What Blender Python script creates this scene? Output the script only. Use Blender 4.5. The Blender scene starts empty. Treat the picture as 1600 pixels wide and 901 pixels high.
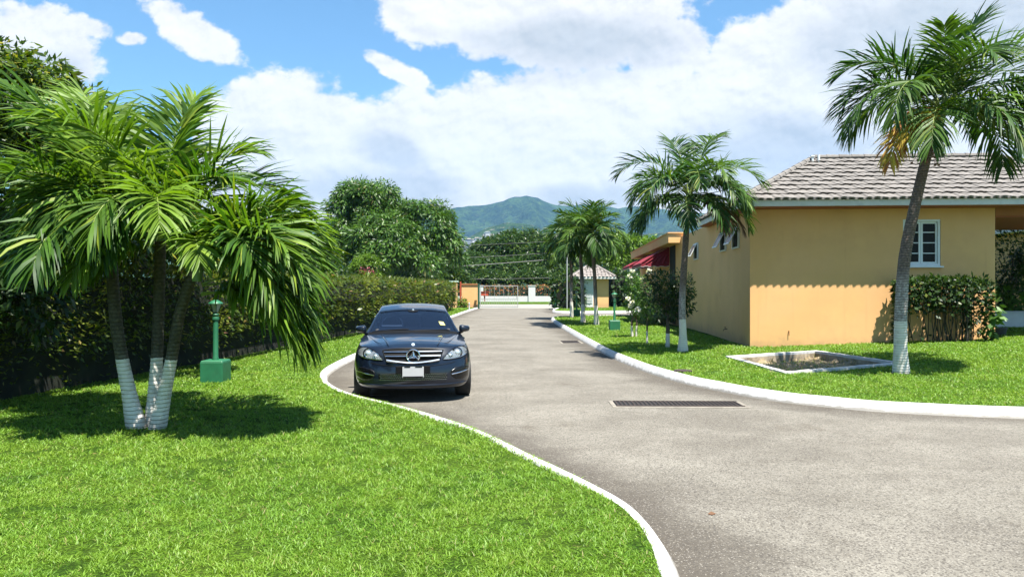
import bpy, bmesh, math, random
import numpy as np
from mathutils import Vector, Matrix
random.seed(7); RNG = np.random.default_rng(7)
S = bpy.context.scene; COL = S.collection
F = 1155.0; CH = 1.68; CX = 800.0; CY = 451.0
R = math.radians
# ------------------------------------------------------------------ helpers
EXPO = 1.68; HAZE = 0.00008
def tag(o, label=None, cat=None, group=None, kind=None):
    if label: o['label'] = label
    if cat: o['category'] = cat
    if group: o['group'] = group
    if kind: o['kind'] = kind
    return o
def thing(name, label, cat, loc=(0, 0, 0), rz=0, group=None):
    o = bpy.data.objects.new(name, None); COL.objects.link(o)
    o.location = loc; o.rotation_euler = (0, 0, rz); o.empty_display_size = .2
    return tag(o, label, cat, group)
def mesh_np(name, V, Q, smooth=False):
    V = np.asarray(V, dtype=np.float32).reshape(-1, 3); Q = np.asarray(Q, dtype=np.int32)
    k = Q.shape[1]; me = bpy.data.meshes.new(name)
    me.vertices.add(len(V)); me.vertices.foreach_set('co', V.ravel())
    me.loops.add(Q.size); me.loops.foreach_set('vertex_index', Q.ravel())
    me.polygons.add(len(Q)); me.polygons.foreach_set('loop_start', np.arange(0, Q.size, k, dtype=np.int32))
    me.polygons.foreach_set('loop_total', np.full(len(Q), k, dtype=np.int32))
    if smooth: me.polygons.foreach_set('use_smooth', np.ones(len(Q), dtype=bool))
    me.update(calc_edges=True); me.validate()
    return me
def link(name, me, mats, parent=None, world=False):
    o = bpy.data.objects.new(name, me); COL.objects.link(o)
    for m in (mats if isinstance(mats, (list, tuple)) else [mats]): me.materials.append(m)
    if parent is not None:
        o.parent = parent
        if world: o.matrix_parent_inverse = (Matrix.Translation(parent.location) @ parent.rotation_euler.to_matrix().to_4x4()).inverted()
    return o
class MB:
    def __init__(s): s.v = []; s.f = []; s.m = []; s.cm = 0
    def add(s, vs, fs):
        b = len(s.v); s.v += [tuple(map(float, p)) for p in vs]
        for f in fs: s.f.append(tuple(b + i for i in f)); s.m.append(s.cm)
        return s
    def box(s, c, d, rz=0, rx=0, ry=0, taper=1.0):
        M = Matrix.Rotation(rz, 3, 'Z') @ Matrix.Rotation(ry, 3, 'Y') @ Matrix.Rotation(rx, 3, 'X')
        vs = []
        for z in (-.5, .5):
            k = 1.0 if z < 0 else taper
            for x, y in ((-.5, -.5), (.5, -.5), (.5, .5), (-.5, .5)):
                vs.append(Vector(c) + M @ Vector((x * d[0] * k, y * d[1] * k, z * d[2])))
        return s.add(vs, [(0, 3, 2, 1), (4, 5, 6, 7), (0, 1, 5, 4), (1, 2, 6, 5), (2, 3, 7, 6), (3, 0, 4, 7)])
    def tube(s, pts, rad, n=8, cap=True):
        P = [Vector(p) for p in pts]; k = len(P)
        rr = rad if isinstance(rad, (list, tuple, np.ndarray)) else [rad] * k
        T = [(P[min(i + 1, k - 1)] - P[max(i - 1, 0)]).normalized() for i in range(k)]
        a = Vector((0, 0, 1)) if abs(T[0].z) < .9 else Vector((1, 0, 0))
        u = T[0].cross(a).normalized(); vs = []; fs = []
        for i in range(k):
            u = (u - T[i] * u.dot(T[i])).normalized(); w = T[i].cross(u)
            for j in range(n):
                th = 2 * math.pi * j / n
                vs.append(P[i] + (u * math.cos(th) + w * math.sin(th)) * rr[i])
        for i in range(k - 1):
            for j in range(n):
                a0 = i * n + j; a1 = i * n + (j + 1) % n
                fs.append((a0, a1, a1 + n, a0 + n))
        if cap: fs.append(tuple(range(n - 1, -1, -1))); fs.append(tuple((k - 1) * n + j for j in range(n)))
        return s.add(vs, fs)
    def lathe(s, prof, c=(0, 0, 0), n=16, axis='z', M=None):
        vs = []; fs = []; k = len(prof)
        for r, z in prof:
            for j in range(n):
                th = 2 * math.pi * j / n; p = Vector((r * math.cos(th), r * math.sin(th), z))
                if axis == 'y': p = Vector((p.x, -p.z, p.y))
                if axis == 'x': p = Vector((p.z, p.x, p.y))
                if M is not None: p = M @ p
                vs.append(Vector(c) + p)
        for i in range(k - 1):
            for j in range(n):
                a0 = i * n + j; a1 = i * n + (j + 1) % n
                fs.append((a0, a1, a1 + n, a0 + n))
        fs.append(tuple(range(n - 1, -1, -1))); fs.append(tuple((k - 1) * n + j for j in range(n)))
        return s.add(vs, fs)
    def prism(s, poly, z0, z1):
        n = len(poly); vs = [(x, y, z0) for x, y in poly] + [(x, y, z1) for x, y in poly]
        fs = [tuple(range(n - 1, -1, -1)), tuple(range(n, 2 * n))] + [(i, (i + 1) % n, (i + 1) % n + n, i + n) for i in range(n)]
        return s.add(vs, fs)
    def build(s, name, mats, parent=None, world=False, smooth=False, bevel=0, weld=False):
        me = bpy.data.meshes.new(name); me.from_pydata(s.v, [], s.f); me.validate()
        me.polygons.foreach_set('material_index', np.array(s.m[:len(me.polygons)], dtype=np.int32))
        if weld:
            bm = bmesh.new(); bm.from_mesh(me); bmesh.ops.remove_doubles(bm, verts=bm.verts, dist=1e-5)
            bmesh.ops.recalc_face_normals(bm, faces=bm.faces); bm.to_mesh(me); bm.free()
        o = link(name, me, mats, parent, world)
        if smooth: sm(o, smooth if isinstance(smooth, (int, float)) and smooth is not True else 40)
        if bevel:
            b = o.modifiers.new('b', 'BEVEL'); b.width = bevel; b.segments = 2; b.limit_method = 'ANGLE'; b.angle_limit = R(40)
        return o
def sm(o, ang=40):
    me = o.data; me.polygons.foreach_set('use_smooth', np.ones(len(me.polygons), dtype=bool))
    try: me.set_sharp_from_angle(angle=R(ang))
    except Exception: pass
def smooth01(t): t = np.clip(t, 0, 1); return t * t * (3 - 2 * t)
def vnoise(x, y, seed=0):
    x = np.asarray(x, float); y = np.asarray(y, float)
    xi = np.floor(x).astype(np.int64); yi = np.floor(y).astype(np.int64); fx = smooth01(x - xi); fy = smooth01(y - yi)
    def h(a, b):
        n = (a * 374761393 + b * 668265263 + seed * 974634777) & 0x7fffffff
        n = ((n ^ (n >> 13)) * 1274126177) & 0x7fffffff
        return ((n ^ (n >> 16)) & 0xffff) / 65535.0
    return (h(xi, yi) * (1 - fx) + h(xi + 1, yi) * fx) * (1 - fy) + (h(xi, yi + 1) * (1 - fx) + h(xi + 1, yi + 1) * fx) * fy
def fbm(x, y, o=4, seed=0):
    t = 0; a = .5
    for i in range(o): t = t + a * vnoise(x * 2 ** i, y * 2 ** i, seed + i); a *= .5
    return t
def catmull(pts, n=8):
    P = np.array(pts, float); P = np.vstack([2 * P[0] - P[1], P, 2 * P[-1] - P[-2]]); out = []
    for i in range(1, len(P) - 2):
        for t in np.linspace(0, 1, n, endpoint=False):
            out.append(.5 * ((2 * P[i]) + (-P[i - 1] + P[i + 1]) * t + (2 * P[i - 1] - 5 * P[i] + 4 * P[i + 1] - P[i + 2]) * t * t + (-P[i - 1] + 3 * P[i] - 3 * P[i + 1] + P[i + 2]) * t ** 3))
    out.append(P[-2]); return np.array(out)
def inside(poly, x, y):
    c = np.zeros(np.shape(x), bool); n = len(poly)
    for i in range(n):
        x1, y1 = poly[i]; x2, y2 = poly[(i + 1) % n]
        if y1 == y2: continue
        m = ((y1 > y) != (y2 > y)) & (x < (x2 - x1) * (y - y1) / (y2 - y1) + x1); c ^= m
    return c
def dist_poly(poly, x, y, closed=True):
    best = np.full(np.shape(x), 1e9); bx = np.array(x, float); by = np.array(y, float); n = len(poly)
    for i in range(n if closed else n - 1):
        x1, y1 = poly[i]; x2, y2 = poly[(i + 1) % n]; dx, dy = x2 - x1, y2 - y1; L = dx * dx + dy * dy + 1e-12
        t = np.clip(((x - x1) * dx + (y - y1) * dy) / L, 0, 1); px = x1 + t * dx; py = y1 + t * dy
        d = np.hypot(x - px, y - py); m = d < best; best = np.where(m, d, best); bx = np.where(m, px, bx); by = np.where(m, py, by)
    return best, bx, by
def W(px, py, Y):            # a point at depth Y seen at photo pixel px,py
    return Vector(((px - CX) / F * Y, Y, CH + (CY - py) / F * Y))
# ------------------------------------------------------------------ materials
class NT:
    def __init__(s, tree): s.t = tree
    def n(s, typ, **k):
        nd = s.t.nodes.new(typ)
        for a, b in k.items(): setattr(nd, a, b)
        return nd
    def set(s, sock, v):
        if isinstance(v, bpy.types.NodeSocket): s.t.links.new(v, sock)
        elif v is not None: sock.default_value = v
    def math(s, op, a, b=None, c=None, clamp=False):
        nd = s.n('ShaderNodeMath', operation=op); nd.use_clamp = clamp; s.set(nd.inputs[0], a)
        if b is not None: s.set(nd.inputs[1], b)
        if c is not None: s.set(nd.inputs[2], c)
        return nd.outputs[0]
    def mix(s, fac, a, b, typ='MIX'):
        nd = s.n('ShaderNodeMix', data_type='RGBA', blend_type=typ); s.set(nd.inputs[0], fac); s.set(nd.inputs[6], a); s.set(nd.inputs[7], b)
        return nd.outputs[2]
    def noise(s, vec, scale, detail=3, rough=.5, dist=0):
        nd = s.n('ShaderNodeTexNoise'); s.set(nd.inputs['Vector'], vec); nd.inputs['Scale'].default_value = scale
        nd.inputs['Detail'].default_value = detail; nd.inputs['Roughness'].default_value = rough; nd.inputs['Distortion'].default_value = dist
        return nd.outputs[0]
    def ramp(s, fac, stops):
        nd = s.n('ShaderNodeValToRGB'); s.set(nd.inputs[0], fac); e = nd.color_ramp.elements
        e[0].position = stops[0][0]; e[0].color = stops[0][1]; e[1].position = stops[-1][0]; e[1].color = stops[-1][1]
        for p, c in stops[1:-1]: q = e.new(p); q.color = c
        return nd.outputs[0]
    def ss(s, x, a, b):     # smoothstep
        nd = s.n('ShaderNodeMapRange', interpolation_type='SMOOTHSTEP'); s.set(nd.inputs[0], x); s.set(nd.inputs[1], a); s.set(nd.inputs[2], b)
        nd.inputs[3].default_value = 0; nd.inputs[4].default_value = 1; return nd.outputs[0]
def c4(c): return (c[0], c[1], c[2], 1.0)
def g4(v): return (v, v, v, 1.0)
def newmat(name):
    m = bpy.data.materials.new(name); m.use_nodes = True; nt = NT(m.node_tree); m.node_tree.nodes.clear()
    out = nt.n('ShaderNodeOutputMaterial'); return m, nt, out
def pbr(name, col, rough=.6, var=.12, scale=6, metal=0, coat=0, bump=0, bscale=40, spec=.5, dirt=None, dirtamt=.5, dscale=2.0):
    if not metal: col = [q * .82 for q in col]
    if dirt is not None: dirt = [q * .82 for q in dirt]
    m, nt, out = newmat(name); b = nt.n('ShaderNodeBsdfPrincipled'); co = nt.n('ShaderNodeTexCoord').outputs['Object']
    f = nt.noise(co, scale, 4, .6)
    lo = c4([c * (1 - var) for c in col]); hi = c4([min(1, c * (1 + var)) for c in col])
    cc = nt.mix(nt.ss(f, .3, .7), lo, hi)
    if dirt is not None:
        d = nt.ss(nt.noise(co, dscale, 6, .7), .5, .75); cc = nt.mix(nt.math('MULTIPLY', d, dirtamt), cc, c4(dirt))
    nt.set(b.inputs['Base Color'], cc); b.inputs['Roughness'].default_value = rough; b.inputs['Metallic'].default_value = metal
    b.inputs['Coat Weight'].default_value = coat; b.inputs['Coat Roughness'].default_value = .03; b.inputs['Specular IOR Level'].default_value = spec
    if bump:
        bp = nt.n('ShaderNodeBump'); bp.inputs['Strength'].default_value = bump; bp.inputs['Distance'].default_value = .01
        nt.set(bp.inputs['Height'], nt.noise(co, bscale, 5, .6)); nt.set(b.inputs['Normal'], bp.outputs[0])
    nt.t.links.new(b.outputs[0], out.inputs[0]); return m
def leafmat(name, c1, c2, c3=None, trans=.35, rough=.45, f3=.06, patch=None, pscale=.6, spec=.4, tint=None):
    kd = lambda c: [q * .84 for q in c] if c is not None else None
    c1, c2, c3, patch, tint = kd(c1), kd(c2), kd(c3), kd(patch), kd(tint)
    m, nt, out = newmat(name); geo = nt.n('ShaderNodeNewGeometry'); r = geo.outputs['Random Per Island']
    col = nt.mix(r, c4(c1), c4(c2))
    if c3 is not None: col = nt.mix(nt.math('GREATER_THAN', r, 1 - f3), col, c4(c3))
    if patch is not None:
        pf = nt.ss(nt.noise(geo.outputs['Position'], pscale, 3, .6), .4, .65); col = nt.mix(nt.math('MULTIPLY', pf, .7), col, c4(patch))
    if tint is not None: col = nt.mix(nt.math('POWER', nt.n('ShaderNodeObjectInfo').outputs['Random'], 1.8), col, nt.mix(r, c4(tint), c4([q * 1.5 for q in tint])))
    b = nt.n('ShaderNodeBsdfPrincipled'); nt.set(b.inputs['Base Color'], col); b.inputs['Roughness'].default_value = rough; b.inputs['Specular IOR Level'].default_value = spec
    t = nt.n('ShaderNodeBsdfTranslucent'); nt.set(t.inputs[0], nt.mix(1.0, col, (1.5, 1.6, .55, 1), 'MULTIPLY'))
    mx = nt.n('ShaderNodeMixShader'); mx.inputs[0].default_value = trans
    nt.t.links.new(b.outputs[0], mx.inputs[1]); nt.t.links.new(t.outputs[0], mx.inputs[2]); nt.t.links.new(mx.outputs[0], out.inputs[0]); return m
def trunkmat(name, zpaint, zpale, base=(.075, .055, .042)):
    m, nt, out = newmat(name); co = nt.n('ShaderNodeTexCoord').outputs['Object']; sp = nt.n('ShaderNodeSeparateXYZ'); nt.set(sp.inputs[0], co)
    z = sp.outputs[2]; n1 = nt.noise(co, 14, 4, .7)
    zj = nt.math('ADD', z, nt.math('MULTIPLY', n1, .05))
    ring = nt.math('FRACT', nt.math('ADD', nt.math('MULTIPLY', z, 22), nt.math('MULTIPLY', nt.noise(co, 5, 3), .9)))
    rd = nt.ss(ring, .0, .25)
    bark = nt.mix(nt.ss(nt.noise(co, 30, 4, .7), .35, .7), c4([c * .6 for c in base]), c4([c * 1.6 for c in base]))
    pale = nt.mix(nt.ss(nt.noise(co, 20, 5, .7), .4, .65), (.20, .175, .16, 1), (.42, .39, .36, 1))
    k = nt.ss(zj, zpale - .35, zpale + .15); c = nt.mix(k, pale, bark); c = nt.mix(nt.math('SUBTRACT', 1, rd), c, (.03, .025, .02, 1))
    wcol = nt.mix(nt.ss(nt.noise(co, 9, 5, .7), .5, .75), (.66, .625, .56, 1), (.44, .41, .36, 1)); wcol = nt.mix(nt.math('MULTIPLY', nt.math('SUBTRACT', 1, rd), .35), wcol, (.35, .34, .31, 1))
    foot = nt.ss(zj, .30, .14); wcol = nt.mix(nt.math('MULTIPLY', foot, nt.math('MULTIPLY', n1, .7)), wcol, (.25, .2, .13, 1))
    w = nt.math('LESS_THAN', zj, zpaint + .025); c = nt.mix(w, c, wcol)
    b = nt.n('ShaderNodeBsdfPrincipled'); nt.set(b.inputs['Base Color'], c); b.inputs['Roughness'].default_value = .8
    bp = nt.n('ShaderNodeBump'); bp.inputs['Strength'].default_value = .8; bp.inputs['Distance'].default_value = .012; nt.set(bp.inputs['Height'], rd); nt.set(b.inputs['Normal'], bp.outputs[0])
    nt.t.links.new(b.outputs[0], out.inputs[0]); return m

M = {}
M['white'] = pbr('white_paint', (.66, .66, .65), .55, .05, 8, dirt=(.45, .42, .36), dirtamt=.35, dscale=5)
M['frame_white'] = pbr('window_white', (.74, .77, .76), .4, .04)
M['orange'] = pbr('orange_render', (.76, .435, .175), .85, .05, .8, bump=.15, bscale=60, dirt=(.58, .31, .13), dirtamt=.35, dscale=.9)
M['orange_trim'] = pbr('orange_trim', (.38, .15, .05), .8, .08, 2)
M['stain'] = pbr('damp_stain', (.30, .24, .18), .9, .3, 12)
M['soffit'] = pbr('soffit', (.36, .10, .04), .7, .05, 2)
M['fascia'] = pbr('fascia', (.66, .65, .60), .5, .06, 2, dirt=(.35, .36, .33), dirtamt=.4, dscale=3)
M['tile'] = pbr('roof_tile', (.175, .160, .145), .85, .2, 3.0, bump=.3, bscale=90, dirt=(.11, .095, .08), dirtamt=.6, dscale=5)
M['tile2'] = pbr('hut_tile', (.25, .22, .20), .8, .2, 5, dirt=(.2, .17, .15), dirtamt=.5, dscale=3)
M['winglass'] = pbr('window_glass', (.008, .009, .009), .3, .2, 2, spec=.12)
M['green'] = pbr('green_paint', (.016, .135, .06), .5, .10, 9, bump=.2, bscale=50, dirt=(.03, .10, .05), dirtamt=.5, dscale=6)
M['darkgreen'] = pbr('dark_green_metal', (.012, .07, .035), .45, .1)
M['lampglass'] = pbr('lantern_glass', (.5, .48, .38), .2, .1)
M['conc_dirty'] = pbr('dirty_concrete', (.24, .215, .175), .95, .2, 8, bump=.4, bscale=70, dirt=(.13, .11, .09), dirtamt=.8, dscale=3)
M['concrete'] = pbr('concrete', (.42, .39, .34), .9, .15, 6, bump=.3, bscale=60, dirt=(.2, .17, .13), dirtamt=.6, dscale=3)
M['pitwall'] = pbr('stained_pit_wall', (.36, .29, .20), .9, .4, 3, bump=.4, bscale=40, dirt=(.07, .055, .04), dirtamt=.8, dscale=2.5)
M['iron'] = pbr('rusty_iron', (.045, .03, .025), .7, .3, 20)
M['black'] = pbr('shade_black', (.006, .006, .006), .9, .1)  # flat black standing in for the shade inside openings
M['gate'] = pbr('grey_gate_metal', (.33, .34, .33), .5, .1)
M['red'] = pbr('maroon_canvas', (.23, .012, .025), .8, .18, 9)
M['pot'] = pbr('dark_pot', (.05, .05, .045), .6, .2)
M['bark'] = pbr('bark', (.10, .075, .055), .9, .35, 9, bump=.6, bscale=25)
M['barkd'] = pbr('dark_stems', (.045, .035, .022), .95, .4, 9)
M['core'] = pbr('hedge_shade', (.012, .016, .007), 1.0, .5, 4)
M['kerb'] = pbr('kerb_paint', (.60, .59, .57), .7, .07, 5, bump=.3, bscale=50, dirt=(.36, .33, .28), dirtamt=.55, dscale=4)
def kerb_mat():
    m = M['kerb']; t = m.node_tree; nt = NT(t); b = [n for n in t.nodes if n.type == 'BSDF_PRINCIPLED'][0]; src = b.inputs['Base Color'].links[0].from_socket
    co = nt.n('ShaderNodeTexCoord').outputs['Object']; sp = nt.n('ShaderNodeSeparateXYZ'); nt.set(sp.inputs[0], co)
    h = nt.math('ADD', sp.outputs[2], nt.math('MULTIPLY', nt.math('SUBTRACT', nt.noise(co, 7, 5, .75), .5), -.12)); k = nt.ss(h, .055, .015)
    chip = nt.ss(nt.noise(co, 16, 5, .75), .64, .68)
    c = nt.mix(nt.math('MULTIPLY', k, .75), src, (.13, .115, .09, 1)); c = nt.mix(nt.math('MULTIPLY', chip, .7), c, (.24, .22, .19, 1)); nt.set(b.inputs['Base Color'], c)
kerb_mat()
def wall_streaks():
    m = M['orange']; nt = NT(m.node_tree); b = [n for n in m.node_tree.nodes if n.type == 'BSDF_PRINCIPLED'][0]; src = b.inputs['Base Color'].links[0].from_socket
    co = nt.n('ShaderNodeTexCoord').outputs['Object']; mp = nt.n('ShaderNodeMapping'); nt.set(mp.inputs[0], co); mp.inputs['Scale'].default_value = (5, 5, .22); sp = nt.n('ShaderNodeSeparateXYZ'); nt.set(sp.inputs[0], co)
    s = nt.ss(nt.noise(mp.outputs[0], 1.6, 5, .65), .56, .74); c = nt.mix(nt.math('MULTIPLY', s, .28), src, (.46, .245, .10, 1))
    h = nt.math('ADD', sp.outputs[2], nt.math('MULTIPLY', nt.math('SUBTRACT', nt.noise(co, 4, 5, .7), .5), -.7)); k = nt.ss(h, .52, .18); c = nt.mix(nt.math('MULTIPLY', k, .45), c, (.30, .19, .10, 1))
    pa = nt.ss(nt.noise(co, .55, 3, .5), .48, .56); c = nt.mix(nt.math('MULTIPLY', pa, .16), c, (.66, .38, .20, 1)); nt.set(b.inputs['Base Color'], c)
wall_streaks()
M['redpipe'] = pbr('red_pipe', (.42, .07, .03), .5, .1)
M['teal'] = pbr('pale_green_coping', (.35, .50, .42), .6, .1)
M['cable'] = pbr('cable', (.10, .10, .10), .6, .1)
M['leaf_hedge'] = leafmat('leaf_hedge', (.018, .048, .007), (.10, .15, .012), (.28, .15, .10), .30, f3=.03, patch=(.17, .19, .015), pscale=1.2)
M['leaf_dark'] = leafmat('leaf_dark', (.012, .035, .008), (.040, .088, .012), (.10, .13, .015), .3, f3=.08)
M['leaf_mango'] = leafmat('leaf_mango', (.020, .065, .009), (.10, .20, .022), (.16, .15, .05), .28, f3=.03)
M['leaf_lime'] = leafmat('leaf_lime', (.06, .13, .010), (.15, .25, .02), None, .35)
M['leaf_mid'] = leafmat('leaf_mid', (.014, .042, .008), (.058, .115, .015), (.11, .16, .02), .28, f3=.1)
M['leaf_rose'] = leafmat('leaf_rose', (.05, .12, .02), (.12, .24, .04), None, .35)
M['leaf_croton'] = leafmat('leaf_croton', (.14, .20, .04), (.52, .09, .06), (.60, .20, .10), .25, f3=.3)
M['palm'] = leafmat('palm_green', (.018, .060, .008), (.070, .165, .012), (.22, .28, .03), .34, .50, f3=.09, spec=.28, tint=(.12, .20, .015))
M['palm2'] = leafmat('palm_green_dark', (.014, .046, .010), (.045, .115, .015), (.15, .19, .03), .28, .50, f3=.07, spec=.28, tint=(.07, .13, .015))
M['palm_old'] = leafmat('palm_yellow', (.58, .46, .06), (.55, .30, .06), (.40, .17, .05), .35, .6, f3=.35)
M['palm_dead'] = leafmat('palm_brown', (.10, .05, .025), (.20, .10, .05), None, .2, .8)
M['rachis'] = pbr('palm_rachis', (.19, .25, .05), .5, .2)
M['shaft'] = pbr('crownshaft', (.16, .26, .07), .45, .15, 4)
M['fruit'] = pbr('palm_fruit', (.20, .10, .05), .6, .3, 20)
M['petal'] = leafmat('white_petal', (.75, .74, .70), (.85, .84, .80), None, .2)
M['pink'] = leafmat('pink_petal', (.50, .10, .16), (.62, .22, .25), None, .3)
# ------------------------------------------------------------------ world, sun, camera
DX, DY = -.20, .34
def make_world():
    w = bpy.data.worlds.new('World'); S.world = w; w.use_nodes = True; nt = NT(w.node_tree); w.node_tree.nodes.clear()
    out = nt.n('ShaderNodeOutputWorld'); bg = nt.n('ShaderNodeBackground')
    sky = nt.n('ShaderNodeTexSky', sky_type='NISHITA'); sky.sun_disc = False
    sky.sun_elevation = math.atan(1 / math.hypot(DX, DY)); sky.sun_rotation = math.atan2(-DX, -DY); sky.air_density = 1.0; sky.dust_density = .6; sky.ozone_density = 1.5
    d = nt.n('ShaderNodeTexCoord').outputs['Generated']; sp = nt.n('ShaderNodeSeparateXYZ'); nt.set(sp.inputs[0], d)
    x, y, z = sp.outputs; ya = nt.math('MAXIMUM', nt.math('ABSOLUTE', y), .05)
    u = nt.math('ADD', nt.math('MULTIPLY', nt.math('DIVIDE', x, ya), F / 100), 8.0)          # hundreds of photo pixels
    v = nt.math('SUBTRACT', 4.51, nt.math('MULTIPLY', nt.math('DIVIDE', z, ya), F / 100))
    # puffy distortion of the cloud outlines, fixed to directions of the sky
    cv = nt.n('ShaderNodeCombineXYZ'); nt.set(cv.inputs[0], u); nt.set(cv.inputs[1], nt.math('MULTIPLY', v, 1.25)); cv.inputs[2].default_value = 3.3
    n1 = nt.noise(cv.outputs[0], 1.3, 9, .6); n2 = nt.noise(cv.outputs[0], .55, 6, .55, .3); n3 = nt.noise(cv.outputs[0], 3.2, 6, .62)
    nn = nt.math('ADD', nt.math('MULTIPLY', nt.math('SUBTRACT', n1, .5), 2.4), nt.math('MULTIPLY', nt.math('SUBTRACT', n3, .5), 1.1))
    def blob(cx, cy, rx, ry, ang=0):
        a = nt.math('SUBTRACT', u, cx); b = nt.math('SUBTRACT', v, cy); c_, s_ = math.cos(R(ang)), math.sin(R(ang))
        p = nt.math('ADD', nt.math('MULTIPLY', a, c_ / rx), nt.math('MULTIPLY', b, s_ / rx)); q = nt.math('SUBTRACT', nt.math('MULTIPLY', b, c_ / ry), nt.math('MULTIPLY', a, s_ / ry))
        return nt.math('SUBTRACT', 1, nt.math('SQRT', nt.math('ADD', nt.math('MULTIPLY', p, p), nt.math('MULTIPLY', q, q))))
    fc = nt.n('ShaderNodeFloatCurve'); cu = fc.mapping.curves[0]
    pts = [(-3, 4.0), (.5, 3.9), (2.3, 3.6), (2.9, 2.5), (3.3, 1.45), (4.0, 1.15), (4.7, 1.05), (5.3, 1.25), (5.8, 1.50), (6.3, 1.32), (6.8, 1.36), (7.3, 1.1), (8.5, .9), (9.6, .9), (10.6, 1.0), (11.2, .55), (11.9, .12), (12.5, -.1), (13.1, .0), (13.7, -.8), (15, -2.5), (17, -3), (19, -1)]
    lo, hi = -3.0, 19.0
    for i, (a, b) in enumerate(pts):
        X = (a - lo) / (hi - lo); Yv = (b + 4) / 9
        if i == 0: cu.points[0].location = (X, Yv)
        elif i == len(pts) - 1: cu.points[-1].location = (X, Yv)
        else: cu.points.new(X, Yv)
    fc.mapping.update(); nt.set(fc.inputs['Value'], nt.math('DIVIDE', nt.math('SUBTRACT', u, lo), hi - lo, clamp=True))
    top = nt.math('SUBTRACT', nt.math('MULTIPLY', fc.outputs[0], 9), 4)
    bank = nt.math('MULTIPLY', nt.math('SUBTRACT', v, top), .85)
    f = nt.math('MINIMUM', bank, .9)
    for bl in [(.55, .75, 1.2, .75, 12), (8.8, .25, 2.3, 1.0, 4), (6.6, .0, .9, .75, 20), (10.4, .75, .8, .65, 0), (15.0, .2, 2.6, 1.3, 0)]:
        f = nt.math('MAXIMUM', f, nt.math('MULTIPLY', blob(*bl), 1.15))
    for bl in [(3.0, .48, 1.0, .34, 33), (2.05, .62, .28, .14, 0), (6.15, 1.08, .62, .17, 28), (1.35, .42, .5, .2, 20)]:
        f = nt.math('MAXIMUM', f, nt.math('MULTIPLY', blob(*bl), .62))
    # open sky beside and behind the view gets ordinary scattered clouds
    away = nt.ss(nt.math('ABSOLUTE', nt.math('SUBTRACT', u, 8.0)), 9.5, 13.0); up = nt.ss(v, -.5, -3.0)
    back = nt.math('LESS_THAN', y, 0.0)
    cz = nt.n('ShaderNodeVectorMath', operation='SCALE'); nt.set(cz.inputs[0], d); cz.inputs['Scale'].default_value = 1.0
    gn = nt.math('MULTIPLY', nt.math('SUBTRACT', nt.noise(cz.outputs[0], 2.6, 7, .55), .62), 3.2)
    sel = nt.math('MAXIMUM', nt.math('MAXIMUM', away, up), back)
    mf = nt.n('ShaderNodeMix', data_type='FLOAT'); nt.set(mf.inputs[0], sel); nt.set(mf.inputs[2], nt.math('ADD', f, nt.math('MULTIPLY', nn, .42))); nt.set(mf.inputs[3], gn); fm = mf.outputs[0]
    mask = nt.ss(fm, -.02, .20)
    # body shading of the clouds
    g = blob(9.0, .75, 2.8, .65, 0)
    for bl in [(14.8, .6, 3.4, 1.25, 0), (5.6, 3.0, 2.6, .55, 0), (12.2, 2.4, 2.8, .75, 0), (6.1, 2.35, .9, .45, 20), (.6, 1.15, 1.3, .5, 0), (9.0, 3.1, 1.4, .35, 0)]:
        g = nt.math('MAXIMUM', g, blob(*bl))
    sh = nt.ss(nt.math('ADD', nt.math('MULTIPLY', g, 1.3), nt.math('MULTIPLY', nt.math('SUBTRACT', n2, .5), 1.6)), -.05, .95)
    edge = nt.ss(fm, .0, .55)
    sh = nt.math('MULTIPLY', sh, nt.math('ADD', .35, nt.math('MULTIPLY', edge, .65)))
    puff = nt.math('MULTIPLY', nt.math('SUBTRACT', n1, .5), 1.4)
    ccol = nt.mix(sh, c4([CLOUD * k for k in (1.0, .975, .945)]), c4([CLOUD * k for k in (.66, .69, .70)]))
    cv2 = nt.n('ShaderNodeVectorMath', operation='ADD'); nt.set(cv2.inputs[0], cv.outputs[0]); cv2.inputs[1].default_value = (.05, -.11, 0)
    relief = nt.math('MULTIPLY', nt.math('SUBTRACT', n1, nt.noise(cv2.outputs[0], 1.3, 9, .6)), 2.3)
    puff = nt.math('ADD', nt.math('MULTIPLY', puff, .5), nt.math('MULTIPLY', relief, .55))
    ccol = nt.mix(1.0, ccol, nt.ramp(nt.math('ADD', .5, puff), [(.15, (.76, .785, .80, 1)), (.5, g4(.97)), (.8, g4(1.08))]), 'MULTIPLY')
    skyc = nt.mix(1.0, sky.outputs[0], c4(SKYTINT), 'MULTIPLY')
    c = nt.mix(nt.math('MULTIPLY', mask, .97), skyc, ccol)
    nt.set(bg.inputs[0], c); bg.inputs[1].default_value = SKYS; nt.t.links.new(bg.outputs[0], out.inputs[0])
    w.cycles.sampling_method = 'MANUAL'; w.cycles.sample_map_resolution = 1024
SKYS = .059; CLOUD = 5.9; SKYTINT = (.70, 1.00, 1.08)
make_world()
sl = bpy.data.lights.new('sun', 'SUN'); sl.energy = 5.0; sl.angle = R(.5); sl.color = (1.0, .955, .88)
so = bpy.data.objects.new('sun', sl); COL.objects.link(so)
so.rotation_euler = Vector((-DX, -DY, 1)).to_track_quat('Z', 'Y').to_euler()
cam = bpy.data.cameras.new('camera'); co_ = bpy.data.objects.new('camera', cam); COL.objects.link(co_); S.camera = co_
cam.sensor_width = 36; cam.lens = 36 * F / 1600; cam.clip_start = .05; cam.clip_end = 30000
co_.location = (0, 0, CH); co_.rotation_euler = (R(90.0), 0, 0)
S.view_settings.view_transform = 'Standard'; S.view_settings.look = 'None'; S.view_settings.gamma = 1; S.view_settings.exposure = EXPO
S.cycles.max_bounces = 7; S.cycles.diffuse_bounces = 2; S.cycles.glossy_bounces = 3; S.cycles.transmission_bounces = 5; S.cycles.transparent_max_bounces = 8; S.cycles.volume_bounces = 0
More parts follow.
